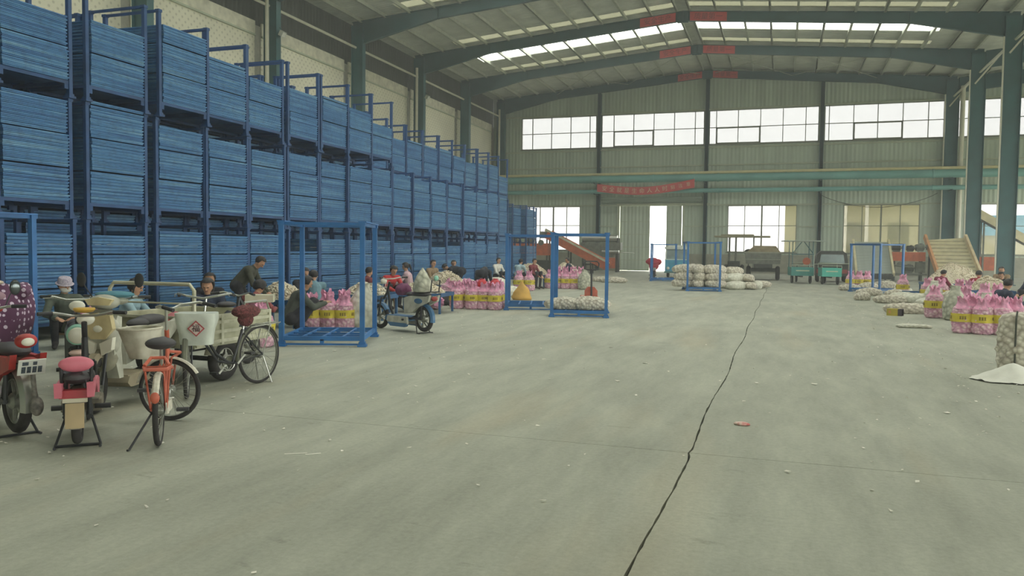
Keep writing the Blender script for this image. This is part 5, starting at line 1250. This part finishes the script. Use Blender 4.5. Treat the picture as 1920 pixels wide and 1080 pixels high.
for i in range(NU):
    for a in (i*(NV+1), i*(NV+1)+NV): fs.append((a, a+NV+1, L0+a+NV+1, L0+a))
for j in range(NV):
    for a in (j, NU*(NV+1)+j): fs.append((a, a+1, L0+a+1, L0+a))
q.add(vs, fs); q.build('riding_quilt', pol, t, True, 70)
for s in (-1, 1):
    b = MB(); b.tube([(s*.27, hy+.05, 1.04), (s*.33, hy-.10, 1.08), (s*.36, hy-.26, 1.03)], [.085, .09, .06], 12); b.build('quilt_sleeve', pol, t)
b = MB(); b.ball((0, hy+.03, 1.17), (.13, .17, .035), None, 16, 8); b.build('visor', mat('visor_cream', (204, 190, 166), .5, var=.2), t)
# white motor scooter facing the viewer
t, hy = scooter('motor_scooter', 'dusty white and cream motor scooter facing the viewer', (-6.52, 7.08), (.28, -.96), whitep, mat('fender_dust', (150, 140, 116), .8, var=.2), .27, .055, 1.18, steer=.25, seat_h=.80, bar_h=1.06)
b = MB(); b.prism([(-.12, .93), (0, .955), (.12, .93), (.145, .80), (.07, .70), (-.07, .70), (-.145, .80)], hy+.14, hy+.205, 'Y'); b.build('front_panel', creamp, t)
b = MB(); b.prism([(-.14, .97), (0, .99), (.14, .97), (.10, .935), (-.10, .935)], hy+.10, hy+.19, 'Y'); b.build('dark_vent', mat('vent_grey', (120, 120, 108), .6), t)
b = MB(); b.prism([(-.135, 1.08), (0, 1.105), (.135, 1.08), (.10, 1.025), (-.10, 1.025)], hy+.14, hy+.19, 'Y'); b.build('cowl_panel', creamp, t)
for s in (-1, 1): b = MB(); b.prism([(s*.02, .66), (s*.15, .72), (s*.135, .60), (s*.04, .54)], hy+.15, hy+.215, 'Y'); b.build('front_lamp', lampc, t)
b = MB(); b.ball((0, hy+.10, .50), (.13, .12, .13), None, 16, 10); b.build('nose_cone', mat('nose_dust', (150, 146, 126), .8, var=.2, scale=7), t)
b = MB(); b.ball((-.05, hy-.02, 1.12), (.2, .1, .035), None, 14, 8); b.build('blue_cloth', cloth('teal_cloth', (86, 138, 152)), t)
# cargo tricycle
cg = mat('cargo_green', (192, 192, 164), .6, scale=5, col2=(146, 146, 118))
t = thing('cargo_tricycle', 'cream-green cargo tricycle with open bed and chrome headboard', 'tricycle', (-6.86, 7.98, 0), 0)
for s in (-1, 1): wheel(t, 'rear_wheel', (s*.53, 0, .25), .25, .06, 0, 12, True, None, .07, .12)
wheel(t, 'front_wheel', (-.1, 1.3, .25), .25, .05, 0, 16, False)
b = MB(); b.tube([(-.5, 0, .25), (.5, 0, .25)], .03, 8); b.build('axle', steelb, t)
b = MB(); b.bb((-.60, -.58, .44), (.60, .78, .48)); bed = b.build('bed_floor', cg, t, False)
for nm, a, c_ in (('bed_side', (-.62, -.60, .46), (-.59, .80, .80)), ('bed_side', (.59, -.60, .46), (.62, .80, .80)), ('tailgate', (-.59, -.60, .46), (.59, -.57, .80)), ('headboard', (-.59, .77, .46), (.59, .80, .80))):
    b = MB(); b.bb(a, c_); sd = b.build(nm, cg, t, False)
    rb = MB()
    if nm == 'bed_side':
        x = c_[0] if c_[0] > 0 else a[0]
        for z in (.50, .61, .72, .79): rb.bb((x-.02, a[1], z-.02), (x+.02, c_[1], z+.02))
        for y in (-.57, -.15, .3, .77): rb.bb((x-.024, y-.022, .46), (x+.024, y+.022, .80))
    else:
        y = a[1] if nm == 'tailgate' else c_[1]
        for z in (.50, .64, .79): rb.bb((-.59, y-.012, z-.016), (.59, y+.012, z+.016))
    rb.build('pressed_rib', mat('rib_pale', (206, 206, 182), .6, scale=6, col2=(150, 148, 122)), sd, False)
b = MB(); b.tube([(-.60, -.58, .80), (-.60, -.58, 1.10), (-.54, -.58, 1.17), (.54, -.58, 1.17), (.60, -.58, 1.10), (.60, -.58, .80)], .022, 8); b.tube([(-.6, -.58, .95), (.6, -.58, .95)], .012, 6); b.build('rail_hoop', mat('hoop_cream', (196, 194, 168), .4, .3), t)
b = MB(); b.tube([(.605, .3, .80), (.605, .3, .92), (.605, .74, .92), (.605, .80, .80)], .014, 8); b.build('side_rail', chrome, t)
b = MB(); b.bb((-.15, .3, .34), (-.05, 1.0, .42)); b.tube([(-.1, .98, .38), (-.1, 1.05, .62), (-.1, 1.12, .92)], .025, 8); b.bb((-.4, -.6, .38), (-.34, .75, .44)); b.bb((.34, -.6, .38), (.40, .75, .44)); b.build('chassis', steelb, t)
b = MB(); b.tube([(-.1, 1.12, .92), (-.03, 1.18, .70), (-.03, 1.3, .25)], .02, 8); b.build('fork', steelb, t)
grip_bar(t, [(-.44, .98, .97), (-.3, 1.06, .99), (-.1, 1.12, .94), (.1, 1.06, .99), (.24, .98, .97)], .012, chrome)
b = MB(); b.ball((-.1, .86, .84), (.13, .12, .04)); b.tube([(-.1, .9, .40), (-.1, .88, .82)], .02, 8); b.build('saddle', seatm, t)
for s in (-1, 1): b = MB(); b.arc_strip((s*.53, 0, .25), .29, .3, 2.85, .14, lip=.02); b.build('wheel_guard', mat('guard_cream', (196, 194, 172), .6), t)
# load in the tricycle bed
wk = mat_lumps('wicker', (178, 142, 116), (112, 84, 70), 60)
bk_ = thing('wicker_basket', 'brown wicker basket hung at the tricycle tailgate', 'basket', (-7.1, 7.18, .36), .0)
b = MB(); b.lathe([(.17, 0), (.21, .14), (.225, .28), (.215, .28), (.2, .14), (.16, .02)], (0, 0, 0), 24); b.build('basket_body', wk, bk_); b = MB(); b.torus((0, 0, .28), .22, .014, 'Z', seg=28, tseg=6); b.build('basket_rim', wk, bk_)
ld = MB(); ld.ball((0, 0, .16), (.32, .22, .16), None, 20, 12, fn=lambda v: Vector((v.x*(1+.2*noise.noise(v*2)), v.y*(1+.2*noise.noise(v*3)), max(v.z*(1+.25*noise.noise(v*2.3)), -.95)))); o = ld.build('cloth_bundle', cloth('rose_bundle', (186, 110, 116))); o.location = (-6.85, 7.85, .485); tag(o, 'rose coloured cloth bundle lying in the tricycle bed', 'bundle')
ld = MB(); ld.ball((0, 0, .15), (.2, .2, .17), None, 18, 12, fn=lambda v: Vector((v.x*(1+.2*noise.noise(v*2.7)), v.y, max(v.z*(1+.3*noise.noise(v*2)), -.85)))); o = ld.build('jacket_bundle', cloth('black_bundle', (52, 54, 60))); o.location = (-6.42, 8.25, .485); tag(o, 'black jacket bundled in the tricycle bed', 'bundle')
# white and blue electric scooter with parcels
t, hy = scooter('electric_scooter', 'white and blue electric scooter with front basket beyond the near rack', (-6.42, 13.86), (-.9, .43), whitep, bluep, .25, .042, 1.36, fairing=False, mirrors=False, seat_h=.74, bar_h=1.0)
for s in (-1, 1):
    b = MB(); b.prism([(.28, .17), (.36, .13), (.80, .13), (.92, .20), (.90, .30), (.30, .30)], s*.15, s*.19); b.build('battery_cover', whitep, t); b = MB(); b.prism([(.30, .13), (.36, .105), (.80, .105), (.90, .18), (.30, .18)], s*.152, s*.198); b.build('lower_trim', bluep, t)
    b = MB(); b.ball((s*.137, .02, .62), (.008, .12, .05)); b.build('blue_decal', bluep, t)
b = MB()
for z, w, d in ((.66, .13, .10), (.74, .145, .112), (.82, .16, .125), (.9, .175, .14)): b.tube([(-w, hy+.34-d, z), (w, hy+.34-d, z), (w, hy+.34+d, z), (-w, hy+.34+d, z)], .006, 6, closed=True)
for k in range(12):
    a = 2*PI*k/12; cx, cy_ = math.copysign(min(1, abs(math.cos(a))*1.3), math.cos(a)), math.copysign(min(1, abs(math.sin(a))*1.3), math.sin(a)); b.tube([(cx*.13, hy+.34+cy_*.10, .66), (cx*.175, hy+.34+cy_*.14, .9)], .004, 5)
b.build('wire_basket', chrome, t)
b = MB(); b.tube([(-.1, -.12, .78), (-.11, -.3, .80), (.11, -.3, .80), (.1, -.12, .78)], .012, 8); b.tube([(-.1, -.3, .8), (-.1, -.33, 1.02), (.1, -.33, 1.02), (.1, -.3, .8)], .012, 8); b.build('rear_grab_rail', steelb, t)
b = MB(); b.ball((.0, -.34, 1.06), (.05, .04, .05)); b.build('mint_lamp', mint, t)
ld = MB(); ld.ball((0, 0, .1), (.16, .2, .13), None, 18, 12, fn=lambda v: Vector((v.x, v.y*(1+.2*noise.noise(v*2)), max(v.z*(1+.25*noise.noise(v*2)), -.75)))); o = ld.build('purple_bag', cloth('purple_bag', (112, 58, 92))); o.location = (-7.0, 14.14, .70); o.rotation_euler = (0, 0, .4); tag(o, 'purple cloth bag on the white-blue scooter footboard and seat', 'bag')
ld = MB(); ld.lathe([(.17, 0), (.19, .06), (.16, .2), (.09, .34), (.02, .44), (.005, .46)], (0, 0, 0), 20); o = ld.build('parcel_sack', clearm); o.location = (-6.48, 13.9, .79); tag(o, 'cone shaped pale sack tied on the white-blue scooter seat', 'sack')
# far scooter under a red cover
t, hy = scooter('scooter', 'far scooter wearing a red rain cover by the open door', (-7.25, 46.9), (.25, -.97), redp, plasb, .25, .05, 1.2, mirrors=False, seat_h=.76, bar_h=1.05)
b = MB(); b.ball((0, hy-.02, 1.02), (.46, .34, .22), None, 20, 12, fn=lambda v: Vector((v.x, v.y*(1+.2*noise.noise(v*2)), v.z*(1+.35*noise.noise(v*1.8))))); b.ball((0, hy+.12, .80), (.28, .16, .26)); b.build('rain_cover', cloth('rain_red', (176, 52, 68)), t)
plate(t, (0, hy+.33, .62), (0, 0, PI))

for k, (x, y) in enumerate(((-8.5, 8.05), (-8.78, 8.32))): pinkbag(x, y, CAMF, 'pink net bag behind the parked electric bicycles, %s one' % ['nearer', 'farther'][k], 'pink bags among the vehicles', 1.25)
rc2 = thing('plastic_basket', 'red plastic basket beside the person with printed hat', 'basket', (-9.55, 9.0, 0), .3)
b = MB(); b.lathe([(.15, 0), (.17, .12), (.2, .3), (.19, .3), (.16, .12), (.14, .02)], (0, 0, 0), 20); b.build('basket_body', mat('basket_red', (206, 72, 56), .5, var=.15, scale=14), rc2)
b = MB(); b.tube([(-.19, 0, .29), (-.14, 0, .46), (0, 0, .52), (.14, 0, .46), (.19, 0, .29)], .012, 8); b.build('basket_handle', mat('basket_red', (206, 72, 56)), rc2)
# ------------------------------------------------------------------ trucks, trailers and machines at the far end
tb_ = mat('truck_blue', (70, 150, 178), .45, var=.1); glassm = mat('cab_glass', (120, 140, 136), .15, .0, var=.15, scale=2); rust = mat('machine_orange', (190, 100, 66), .6, var=.14, scale=3); mgrey = mat('machine_grey', (112, 116, 104), .6, var=.2, scale=4); mdark = mat('machine_dark', (62, 64, 60), .7, var=.25, scale=5); teal3 = mat('trike_teal', (60, 138, 128), .5, var=.12)
creamc = mat('conveyor_cream', (208, 200, 162), .6, var=.08); slatg = mat('slat_grey', (158, 168, 160), .5, var=.08)
t = thing('three_wheel_truck', 'light blue three wheeled truck cab with white roof', 'truck', (-6.05, 48.6, 0), .1)
b = MB(); b.bb((-.68, 0, .42), (.68, 1.3, 1.12)); b.prism([(-.04, .42), (0, 1.12), (.14, 1.12), (.14, .42)], -.68, .68); b.build('cab_body', tb_, t, False)
b = MB()
for s in (-1, 1): b.beam((s*.65, .04, 1.1), (s*.62, .16, 1.76), .08, .08); b.beam((s*.65, 1.25, 1.1), (s*.62, 1.2, 1.76), .08, .08)
b.beam((-.65, .05, 1.13), (.65, .05, 1.13), .08, .08); b.build('cab_pillar', mat('cab_white', (206, 212, 200), .5), t, False)
b = MB(); b.box((0, .1, 1.44), (1.2, .02, .62), rx=-.17); b.build('windscreen', glassm, t, False)
b = MB(); b.bb((-.72, .02, 1.76), (.72, 1.35, 1.9)); b.bb((-.5, .2, 1.9), (.5, 1.1, 2.0)); b.build('cab_roof', mat('cab_white', (206, 212, 200)), t, False)
b = MB(); b.tube([(.28, -.07, .78), (.28, -.01, .78)], .26, 20); b.build('spare_wheel_cover', mat('cover_blue', (84, 160, 186), .4), t)
for s in (-1, 1): b = MB(); b.ball((s*.5, -.04, .62), (.09, .05, .09)); b.build('headlamp', lampc, t)
b = MB(); b.bb((-.72, -.12, .34), (.72, .02, .44)); b.build('bumper', mat('bumper_green', (76, 120, 116), .6), t, False)
wheel(t, 'front_wheel', (0, .25, .28), .28, .08, 0, 10, True)
for s in (-1, 1): wheel(t, 'rear_wheel', (s*.58, 2.6, .30), .30, .09, 0, 10, True)
b = MB(); b.bb((-.7, 1.4, .55), (.7, 3.2, .62)); b.bb((-.7, 1.4, .62), (-.66, 3.2, 1.0)); b.bb((.66, 1.4, .62), (.7, 3.2, 1.0)); b.bb((-.7, 3.16, .62), (.7, 3.2, 1.0)); b.build('cargo_bed', tb_, t, False)
# grey tractor trailer with canopy
t = thing('farm_trailer', 'grey steel tipping trailer with slab canopy behind the sack pile', 'trailer', (-1.15, 48.9, 0), 0)
b = MB(); b.prism([(-.95, .95), (.95, .95), (1.02, 1.62), (-1.02, 1.62)], 0, 2.6, 'Y'); b.build('tipping_body', mgrey, t, False)
b = MB(); b.bb((-1.06, -.02, 1.58), (1.06, 2.64, 1.66)); b.bb((-1.02, -.03, 1.2), (1.02, 0, 1.24)); b.build('body_rim', mat('trailer_rim', (146, 148, 132), .6), t, False)
b = MB(); b.prism([(-.9, 1.66), (.95, 1.66), (.7, 2.0), (-.5, 2.02)], .2, 2.3, 'Y'); b.build('load_cover', mat('load_tan', (150, 138, 108), .9, var=.15), t, False)
b = MB(); b.bb((-.7, .1, .5), (.7, 2.5, .68)); b.bb((-.5, -.2, .7), (.5, 2.4, .95)); b.build('chassis', mdark, t, False)
for s in (-1, 1): wheel(t, 'wheel', (s*.82, .7, .42), .42, .13, 0, 8, True)
t = thing('tractor_canopy', 'tractor with flat tan slab canopy on thin posts', 'tractor', (-3.05, 53.2, 0), 0)
b = MB(); b.box((.5, .6, 2.62), (3.4, 1.7, .10), ry=-.0); b.box((.2, .5, 2.72), (2.0, 1.2, .08)); b.build('canopy', mat('canopy_tan', (150, 146, 118), .8), t, False)
for x in (-.3, .1, 1.2):
    for y in (.1, 1.1): b = MB(); b.tube([(x, y, .6), (x, y, 2.58)], .035, 6); b.build('canopy_post', mgrey, t)
b = MB(); b.bb((-.35, 0, .6), (.35, 1.3, 1.05)); b.bb((-.3, -.9, .55), (.3, 0, 1.0)); b.build('engine_body', mdark, t, False)
for s in (-1, 1): wheel(t, 'rear_wheel', (s*.5, .8, .42), .42, .12, 0, 8, True); wheel(t, 'front_wheel', (s*.42, -.6, .28), .28, .08, 0, 8, True)
b = MB(); b.ball((.9, .5, 1.62), (.28, .25, .22)); b.tube([(.9, .5, .6), (.9, .5, 1.5)], .04, 6); b.build('seat_back', mdark, t)
# teal tricycles
def teal_trike(label, x, y, w, L, paint, canopy, load=None):
    t = thing('cargo_tricycle', label, 'tricycle', (x, y, 0), .12)
    b = MB(); b.bb((-w/2, 0, .42), (w/2, L, .47)); b.build('bed_floor', paint, t, False)
    for nm, a, c_ in (('bed_side', (-w/2, 0, .47), (-w/2+.03, L, .86)), ('bed_side', (w/2-.03, 0, .47), (w/2, L, .86)), ('tailgate', (-w/2+.03, 0, .47), (w/2-.03, .03, .86)), ('headboard', (-w/2+.03, L-.03, .47), (w/2-.03, L, .86))): b = MB(); b.bb(a, c_); b.build(nm, paint, t, False)
    b = MB(); b.tube([(-w/2, .05, .86), (-w/2, .05, .98), (w/2, .05, .98), (w/2, .05, .86)], .02, 6); b.tube([(-w/2, L, .86), (-w/2, L, 1.1), (w/2, L, 1.1), (w/2, L, .86)], .02, 6); b.build('bed_rail', mat('rail_pale', (170, 180, 160), .5), t)
    b = MB(); b.bb((-w*.3, -.025, .66), (w*.3, -.001, .72)); b.build('tail_stripe', mat('stripe_pale', (180, 190, 160), .6), t, False)
    for s in (-1, 1): wheel(t, 'rear_wheel', (s*(w/2-.1), .5, .24), .24, .06, 0, 10, True)
    wheel(t, 'front_wheel', (0, L+.8, .24), .24, .05, 0, 10, True)
    b = MB(); b.bb((-.05, .2, .34), (.05, L+.5, .42)); b.tube([(0, L+.45, .4), (0, L+.6, .95), (0, L+.8, .24)], .025, 6); b.tube([(-.3, L+.45, 1.0), (0, L+.6, .95), (.3, L+.45, 1.0)], .015, 6); b.build('chassis', steelb, t)
    b = MB(); b.ball((0, L+.2, .75), (.16, .2, .06)); b.build('saddle', seatm, t)
    if canopy:
        b = MB(); b.box((.1, L*.5, 2.25), (w+.9, L+.4, .05)); b.build('canopy', mat('canopy_grey', (146, 156, 146), .6), t, False)
        for sx in (-1, 1):
            for yy in (.1, L-.05): b = MB(); b.tube([(sx*(w/2-.05), yy, .86), (sx*(w/2-.05), yy, 2.23)], .025, 6); b.build('canopy_post', teal, t)
        b = MB(); b.beam((-w/2, .1, 1.55), (w/2, .1, 1.55), .04, .05); b.beam((-w/2+.05, .1, 1.6), (-w/2+.5, .1, 2.2), .04, .04); b.beam((w/2-.05, .1, 1.6), (w/2-.5, .1, 2.2), .04, .04); b.build('canopy_brace', teal, t)
    return t
tt = teal_trike('teal cargo tricycle with canopy frame beside the end wall post', .95, 44.9, 1.12, 1.5, teal3, True)
o = MB(); o.tube([(0, -.03, 0), (0, .03, 0)], .2, 18); ob = o.build('orange_disc', rust); ob.location = (1.15, 45.6, 1.18); tag(ob, 'round orange plate standing in the teal tricycle bed', 'plate')
teal_trike('bright turquoise cargo tricycle parked right of the teal one', 2.35, 44.2, .95, 1.3, mat('trike_turquoise', (72, 176, 156), .5, var=.08), False)
t = thing('dark_van', 'dark utility vehicle parked behind the turquoise tricycle', 'vehicle', (2.55, 48.2, 0), 0)
b = MB(); b.prism([(-.85, .35), (.85, .35), (.85, 1.0), (.75, 1.6), (.55, 1.75), (-.55, 1.75), (-.78, 1.55), (-.85, 1.0)], 0, 2.4, 'Y'); b.build('body', mdark, t)
b = MB(); b.prism([(-.66, 1.05), (.66, 1.05), (.58, 1.55), (-.58, 1.55)], -.02, 0.0, 'Y'); b.build('rear_window', glassm, t, False)
b = MB(); b.bb((-.8, -.06, .5), (.8, 0, .72)); b.build('tail_panel', mat('tail_red', (140, 58, 56), .5), t, False)
for s in (-1, 1):
    wheel(t, 'wheel', (s*.72, .5, .32), .32, .09, 0, 8, True); wheel(t, 'wheel', (s*.72, 1.9, .32), .32, .09, 0, 8, True)
b = MB(); b.tube([(-.95, -.05, .4), (-.95, -.05, 1.55), (-.9, -.05, 1.7)], .03, 6); b.tube([(-.95, -.05, 1.0), (.9, -.05, 1.05)], .025, 6); b.build('guard_rail', mat('rail_pale', (170, 180, 160)), t)
# left conveyor machine
t = thing('orange_conveyor', 'orange grading conveyor with inclined belt below the corner window', 'machine', (-15.0, 55.0, 0), 0)
b = MB(); b.bb((-4.2, 0, 1.25), (-.9, .9, 2.1)); b.build('hopper_trough', rust, t, False)
b = MB(); b.beam((-1.0, .05, 2.75), (3.4, .05, .55), .08, .62); b.build('inclined_side', rust, t, False); b = MB(); b.beam((-1.0, .95, 2.75), (3.4, .95, .55), .08, .62); b.build('inclined_side', rust, t, False)
b = MB(); b.beam((-1.15, .5, 3.02), (3.4, .5, .75), .96, .08); b.build('belt', creamc, t, False)
b = MB(); b.beam((-1.1, -.02, 3.1), (3.5, -.02, .8), .06, .14); b.build('belt_guard', mat('guard_pale', (198, 196, 172), .6), t, False)
for x, z in ((-4.0, 1.25), (-2.6, 1.25), (-1.0, 2.4), (.6, 1.7), (2.2, .9)):
    b = MB(); b.beam((x, .1, 0), (x, .1, z), .09, .09); b.beam((x, .8, 0), (x, .8, z), .09, .09); b.build('leg', mdark, t, False)
for x, z in ((-1.3, 2.75), (-2.4, 2.38), (-3.6, 2.38)):
    b = MB(); b.tube([(x-.3, .4, z), (x+.25, .4, z)], .2, 12); b.bb((x-.25, .2, z-.28), (x+.2, .6, z-.14)); b.tube([(x+.28, .4, z), (x+.34, .4, z)], .26, 14); b.tube([(x-.1, -.08, z-.6), (x-.1, .02, z-.6)], .2, 12); b.build('motor', mgrey, t)
b = MB(); b.beam((-4.1, .45, 1.9), (-6.3, .45, .9), .6, .25); b.build('feed_chute', mdark, t, False)
b = MB(); b.bb((-3.6, .1, .0), (-.6, .8, .9)); b.build('drive_housing', mdark, t, False)
t = thing('roller_machine', 'grey roller grading machine beside the sliding door', 'machine', (-13.3, 60.2, 0), 0)
b = MB(); b.tube([(-1.4, .3, 2.55), (1.3, .3, 2.55)], .27, 16); b.build('upper_roller', chrome, t)
b = MB(); b.bb((-1.5, 0, 1.7), (1.6, .8, 2.25)); b.prism([(-1.3, 1.7), (1.5, 1.7), (.9, 1.15), (-.7, 1.15)], 0, .8, 'Y'); b.build('hopper', mgrey, t, False)
for x in (-1.3, 1.3): b = MB(); b.bb((x-.1, .1, 0), (x+.1, .3, 2.6)); b.bb((x-.1, .6, 0), (x+.1, .8, 2.6)); b.build('stand_leg', mdark, t, False)
b = MB(); b.tube([(.2, -.05, 1.55), (1.5, -.05, 1.55)], .12, 12); b.tube([(1.5, .2, 1.5), (2.6, .2, 1.48)], .03, 6); b.build('drive_shaft', chrome, t)
b = MB(); b.bb((.3, -.05, .3), (1.2, .4, 1.1)); b.build('motor_box', rust, t, False)
b = MB(); b.bb((-1.3, .2, .5), (1.3, .7, .62)); b.build('cross_beam', mdark, t, False)
# right: grey slatted conveyor (each slat a part), cream conveyor board, machine table
t = thing('slatted_conveyor', 'grey slatted conveyor ramp with cream side boards on the right', 'conveyor', (5.15, 52.2, 0), .06)
a0, a1 = Vector((0, 0, .45)), Vector((.12, 2.6, 2.35)); nsl = 24
sm = MB(); sm.box((0, 0, 0), (1.9, .118, .03), rx=math.atan2(1.9, 2.6)); slme = sm.mesh('slat', slatg, False)
for k in range(nsl): put('slat', slme, t, a0.lerp(a1, (k+.5)/nsl))
for s in (-1, 1): b = MB(); b.beam(a0+Vector((s*1.02, -.05, -.05)), a1+Vector((s*1.02, .05, .08)), .12, .26); b.build('side_board', creamc, t, False)
b = MB(); b.bb((-1.0, -.1, .12), (1.0, .35, .42)); b.build('lower_frame', mdark, t, False)
for s in (-1, 1): b = MB(); b.beam((s*1.0, 2.5, 0), (s*1.0, 2.4, 2.1), .1, .1); b.beam((s*1.0, .1, 0), (s*1.0, .1, .4), .1, .1); b.build('leg', mdark, t, False)
t = thing('cream_conveyor', 'cream inclined conveyor board with cleats behind the right heap', 'conveyor', (9.4, 52.5, 0), -.02)
a0, a1 = Vector((.25, 0, .5)), Vector((-.15, 2.6, 2.55))
b = MB(); b.beam(a0, a1, 2.05, .06, up=(0, -.6, .8)); b.build('board', creamc, t, False)
for k in range(9): b = MB(); b.box(a0.lerp(a1, .08+k*.105)+Vector((0, -.035, .05)), (1.9, .05, .05), rx=.67); b.build('cleat', mat('cleat_cream', (188, 180, 146), .6), t, False)
for s in (-1, 1): b = MB(); b.beam(a0+Vector((s*1.1, -.05, 0)), a1+Vector((s*1.1, .1, .18)), .14, .34); b.build('side_board', mat('side_cream', (214, 196, 158), .6) if s > 0 else mat('side_peach', (214, 160, 112), .6), t, False)
for s in (-1, 1): b = MB(); b.beam((s*1.0, 2.5, 0), (s*1.0, 2.4, 2.3), .1, .1); b.beam((s*1.0, .1, 0), (s*1.0, .1, .5), .1, .1); b.build('leg', mdark, t, False)
t = thing('machine_table', 'orange machine table with dark motors between the two right conveyors', 'machine', (7.2, 54.0, 0), 0)
b = MB(); b.bb((-1.0, 0, 1.2), (.9, .9, 1.75)); b.build('table_frame', rust, t, False)
for x in (-.8, .7): b = MB(); b.bb((x-.05, .05, 0), (x+.05, .15, 1.2)); b.bb((x-.05, .75, 0), (x+.05, .85, 1.2)); b.build('leg', mdark, t, False)
def motor(parent, x, y, z, s, m):
    b = MB(); b.tube([(x-s, y, z), (x-s*.85, y, z), (x+s*.4, y, z), (x+s*.5, y, z)], [s*.38, s*.5, s*.5, s*.34], 14); b.bb((x-s*.8, y-s*.4, z-s*.7), (x+s*.3, y+s*.4, z-s*.4)); b.tube([(x+s*.5, y, z), (x+s*.85, y, z)], s*.12, 8); b.tube([(x+s*.7, y, z), (x+s*.82, y, z)], s*.45, 14); b.bb((x-s*.3, y-s*.25, z+s*.42), (x+s*.1, y+s*.25, z+s*.66))
    for k in range(6): b.tube([(x-s*.7+k*s*.18, y, z), (x-s*.64+k*s*.18, y, z)], s*.56, 14)
    return b.build('motor', m, parent)
for (x, y, z, s) in ((-.6, .3, 2.0, .34), (.15, .25, 1.98, .3), (.7, .3, 2.05, .36), (.1, .3, .75, .42)): motor(t, x, y, z, s, mdark if s < .35 else mgrey)
b = MB(); b.bb((.35, -.06, .5), (.9, .1, 1.15)); b.tube([(-.9, -.05, .95), (.3, -.05, .8)], .06, 8); b.tube([(-.5, -.08, 1.0), (-.5, .02, 1.0)], .18, 14); b.build('gear_case', mgrey, t)
b = MB(); b.bb((-1.0, -.1, .35), (1.0, .8, .45)); b.build('lower_shelf', mgrey, t, False)
t = thing('elevator_chute', 'pale sloping elevator chute crossing the far right window', 'machine', (13.6, 60.5, 0), 0)
b = MB(); b.beam((-1.6, 0, 4.2), (4.5, 0, .4), 1.0, .10); b.build('chute_floor', creamc, t, False); b = MB(); b.beam((-1.6, -.5, 4.4), (4.5, -.5, .6), .06, .5); b.build('chute_side', creamc, t, False); b = MB(); b.beam((-1.6, -.55, 4.0), (4.5, -.55, .2), .08, .12); b.build('chute_beam', mdark, t, False)
for x, z in ((-1.2, 3.9), (1.5, 2.2)): b = MB(); b.beam((x, -.4, 0), (x, -.4, z), .1, .1); b.beam((x, .4, 0), (x, .4, z), .1, .1); b.build('leg', mgrey, t, False)
b = MB(); b.bb((-1.8, -.4, .6), (.2, .4, 1.5)); b.build('feed_box', rust, t, False)
# hand pallet truck
t = thing('hand_pallet_truck', 'hand pallet truck with black loop handle and orange body', 'pallet truck', (-5.75, 24.9, 0), .3)
b = MB(); b.tube([(0, -.1, .18), (.0, -.05, .62), (0, .05, 1.02)], .03, 8); b.tube([(-.12, .05, 1.0), (-.22, .06, 1.03), (-.24, .08, 1.2), (-.18, .1, 1.27), (.18, .1, 1.27), (.24, .08, 1.2), (.22, .06, 1.03), (.12, .05, 1.0)], .022, 8, closed=False); b.tube([(-.14, .05, 1.0), (.14, .05, 1.0)], .022, 8); b.build('handle', plasb, t)
b = MB(); b.prism([(-.2, .12), (.2, .12), (.2, .34), (.1, .46), (-.1, .46), (-.2, .34)], .0, .22, 'Y'); b.build('pump_body', orangep, t, False)
for s in (-1, 1): b = MB(); b.bb((s*.19-.08, .2, .06), (s*.19+.08, 1.3, .13)); b.build('fork_arm', orangep, t, False)
for s in (-1, 1): wheel(t, 'steer_wheel', (s*.07, -.1, .09), .09, .028, 0, 6, True)
for s in (-1, 1): b = MB(); b.tube([(s*.19-.05, 1.2, .045), (s*.19+.05, 1.2, .045)], .045, 10); b.build('load_roller', plasb, t)

# ------------------------------------------------------------------ one mesh per leg, pillar and rod
def split_islands(o, child_name=None):
    bm = bmesh.new(); bm.from_mesh(o.data); seen = set(); groups = []
    for v in bm.verts:
        if v.index in seen: continue
        st_ = [v]; seen.add(v.index); g_ = []
        while st_:
            q = st_.pop(); g_.append(q.index)
            for e in q.link_edges:
                w = e.other_vert(q)
                if w.index not in seen: seen.add(w.index); st_.append(w)
        groups.append(set(g_))
    bm.free()
    if len(groups) < 2: return
    for k, g_ in enumerate(groups):
        bm = bmesh.new(); bm.from_mesh(o.data); bm.verts.ensure_lookup_table()
        bmesh.ops.delete(bm, geom=[v for v in bm.verts if v.index not in g_], context='VERTS')
        me = bpy.data.meshes.new(child_name or o.name.split('.')[0]); bm.to_mesh(me); bm.free()
        for m in o.data.materials: me.materials.append(m)
        if k == 0: first = me
        else: put(child_name or o.name.split('.')[0], me, o if child_name else o.parent)
    o.data = first
for o in list(bpy.data.objects):
    if o.type != 'MESH': continue
    n = o.name.split('.')[0]
    if n == 'wind_bracing': split_islands(o, 'bracing_rod')
    elif n in ('leg', 'stand_leg', 'cab_pillar') and o.data.users == 1: split_islands(o)
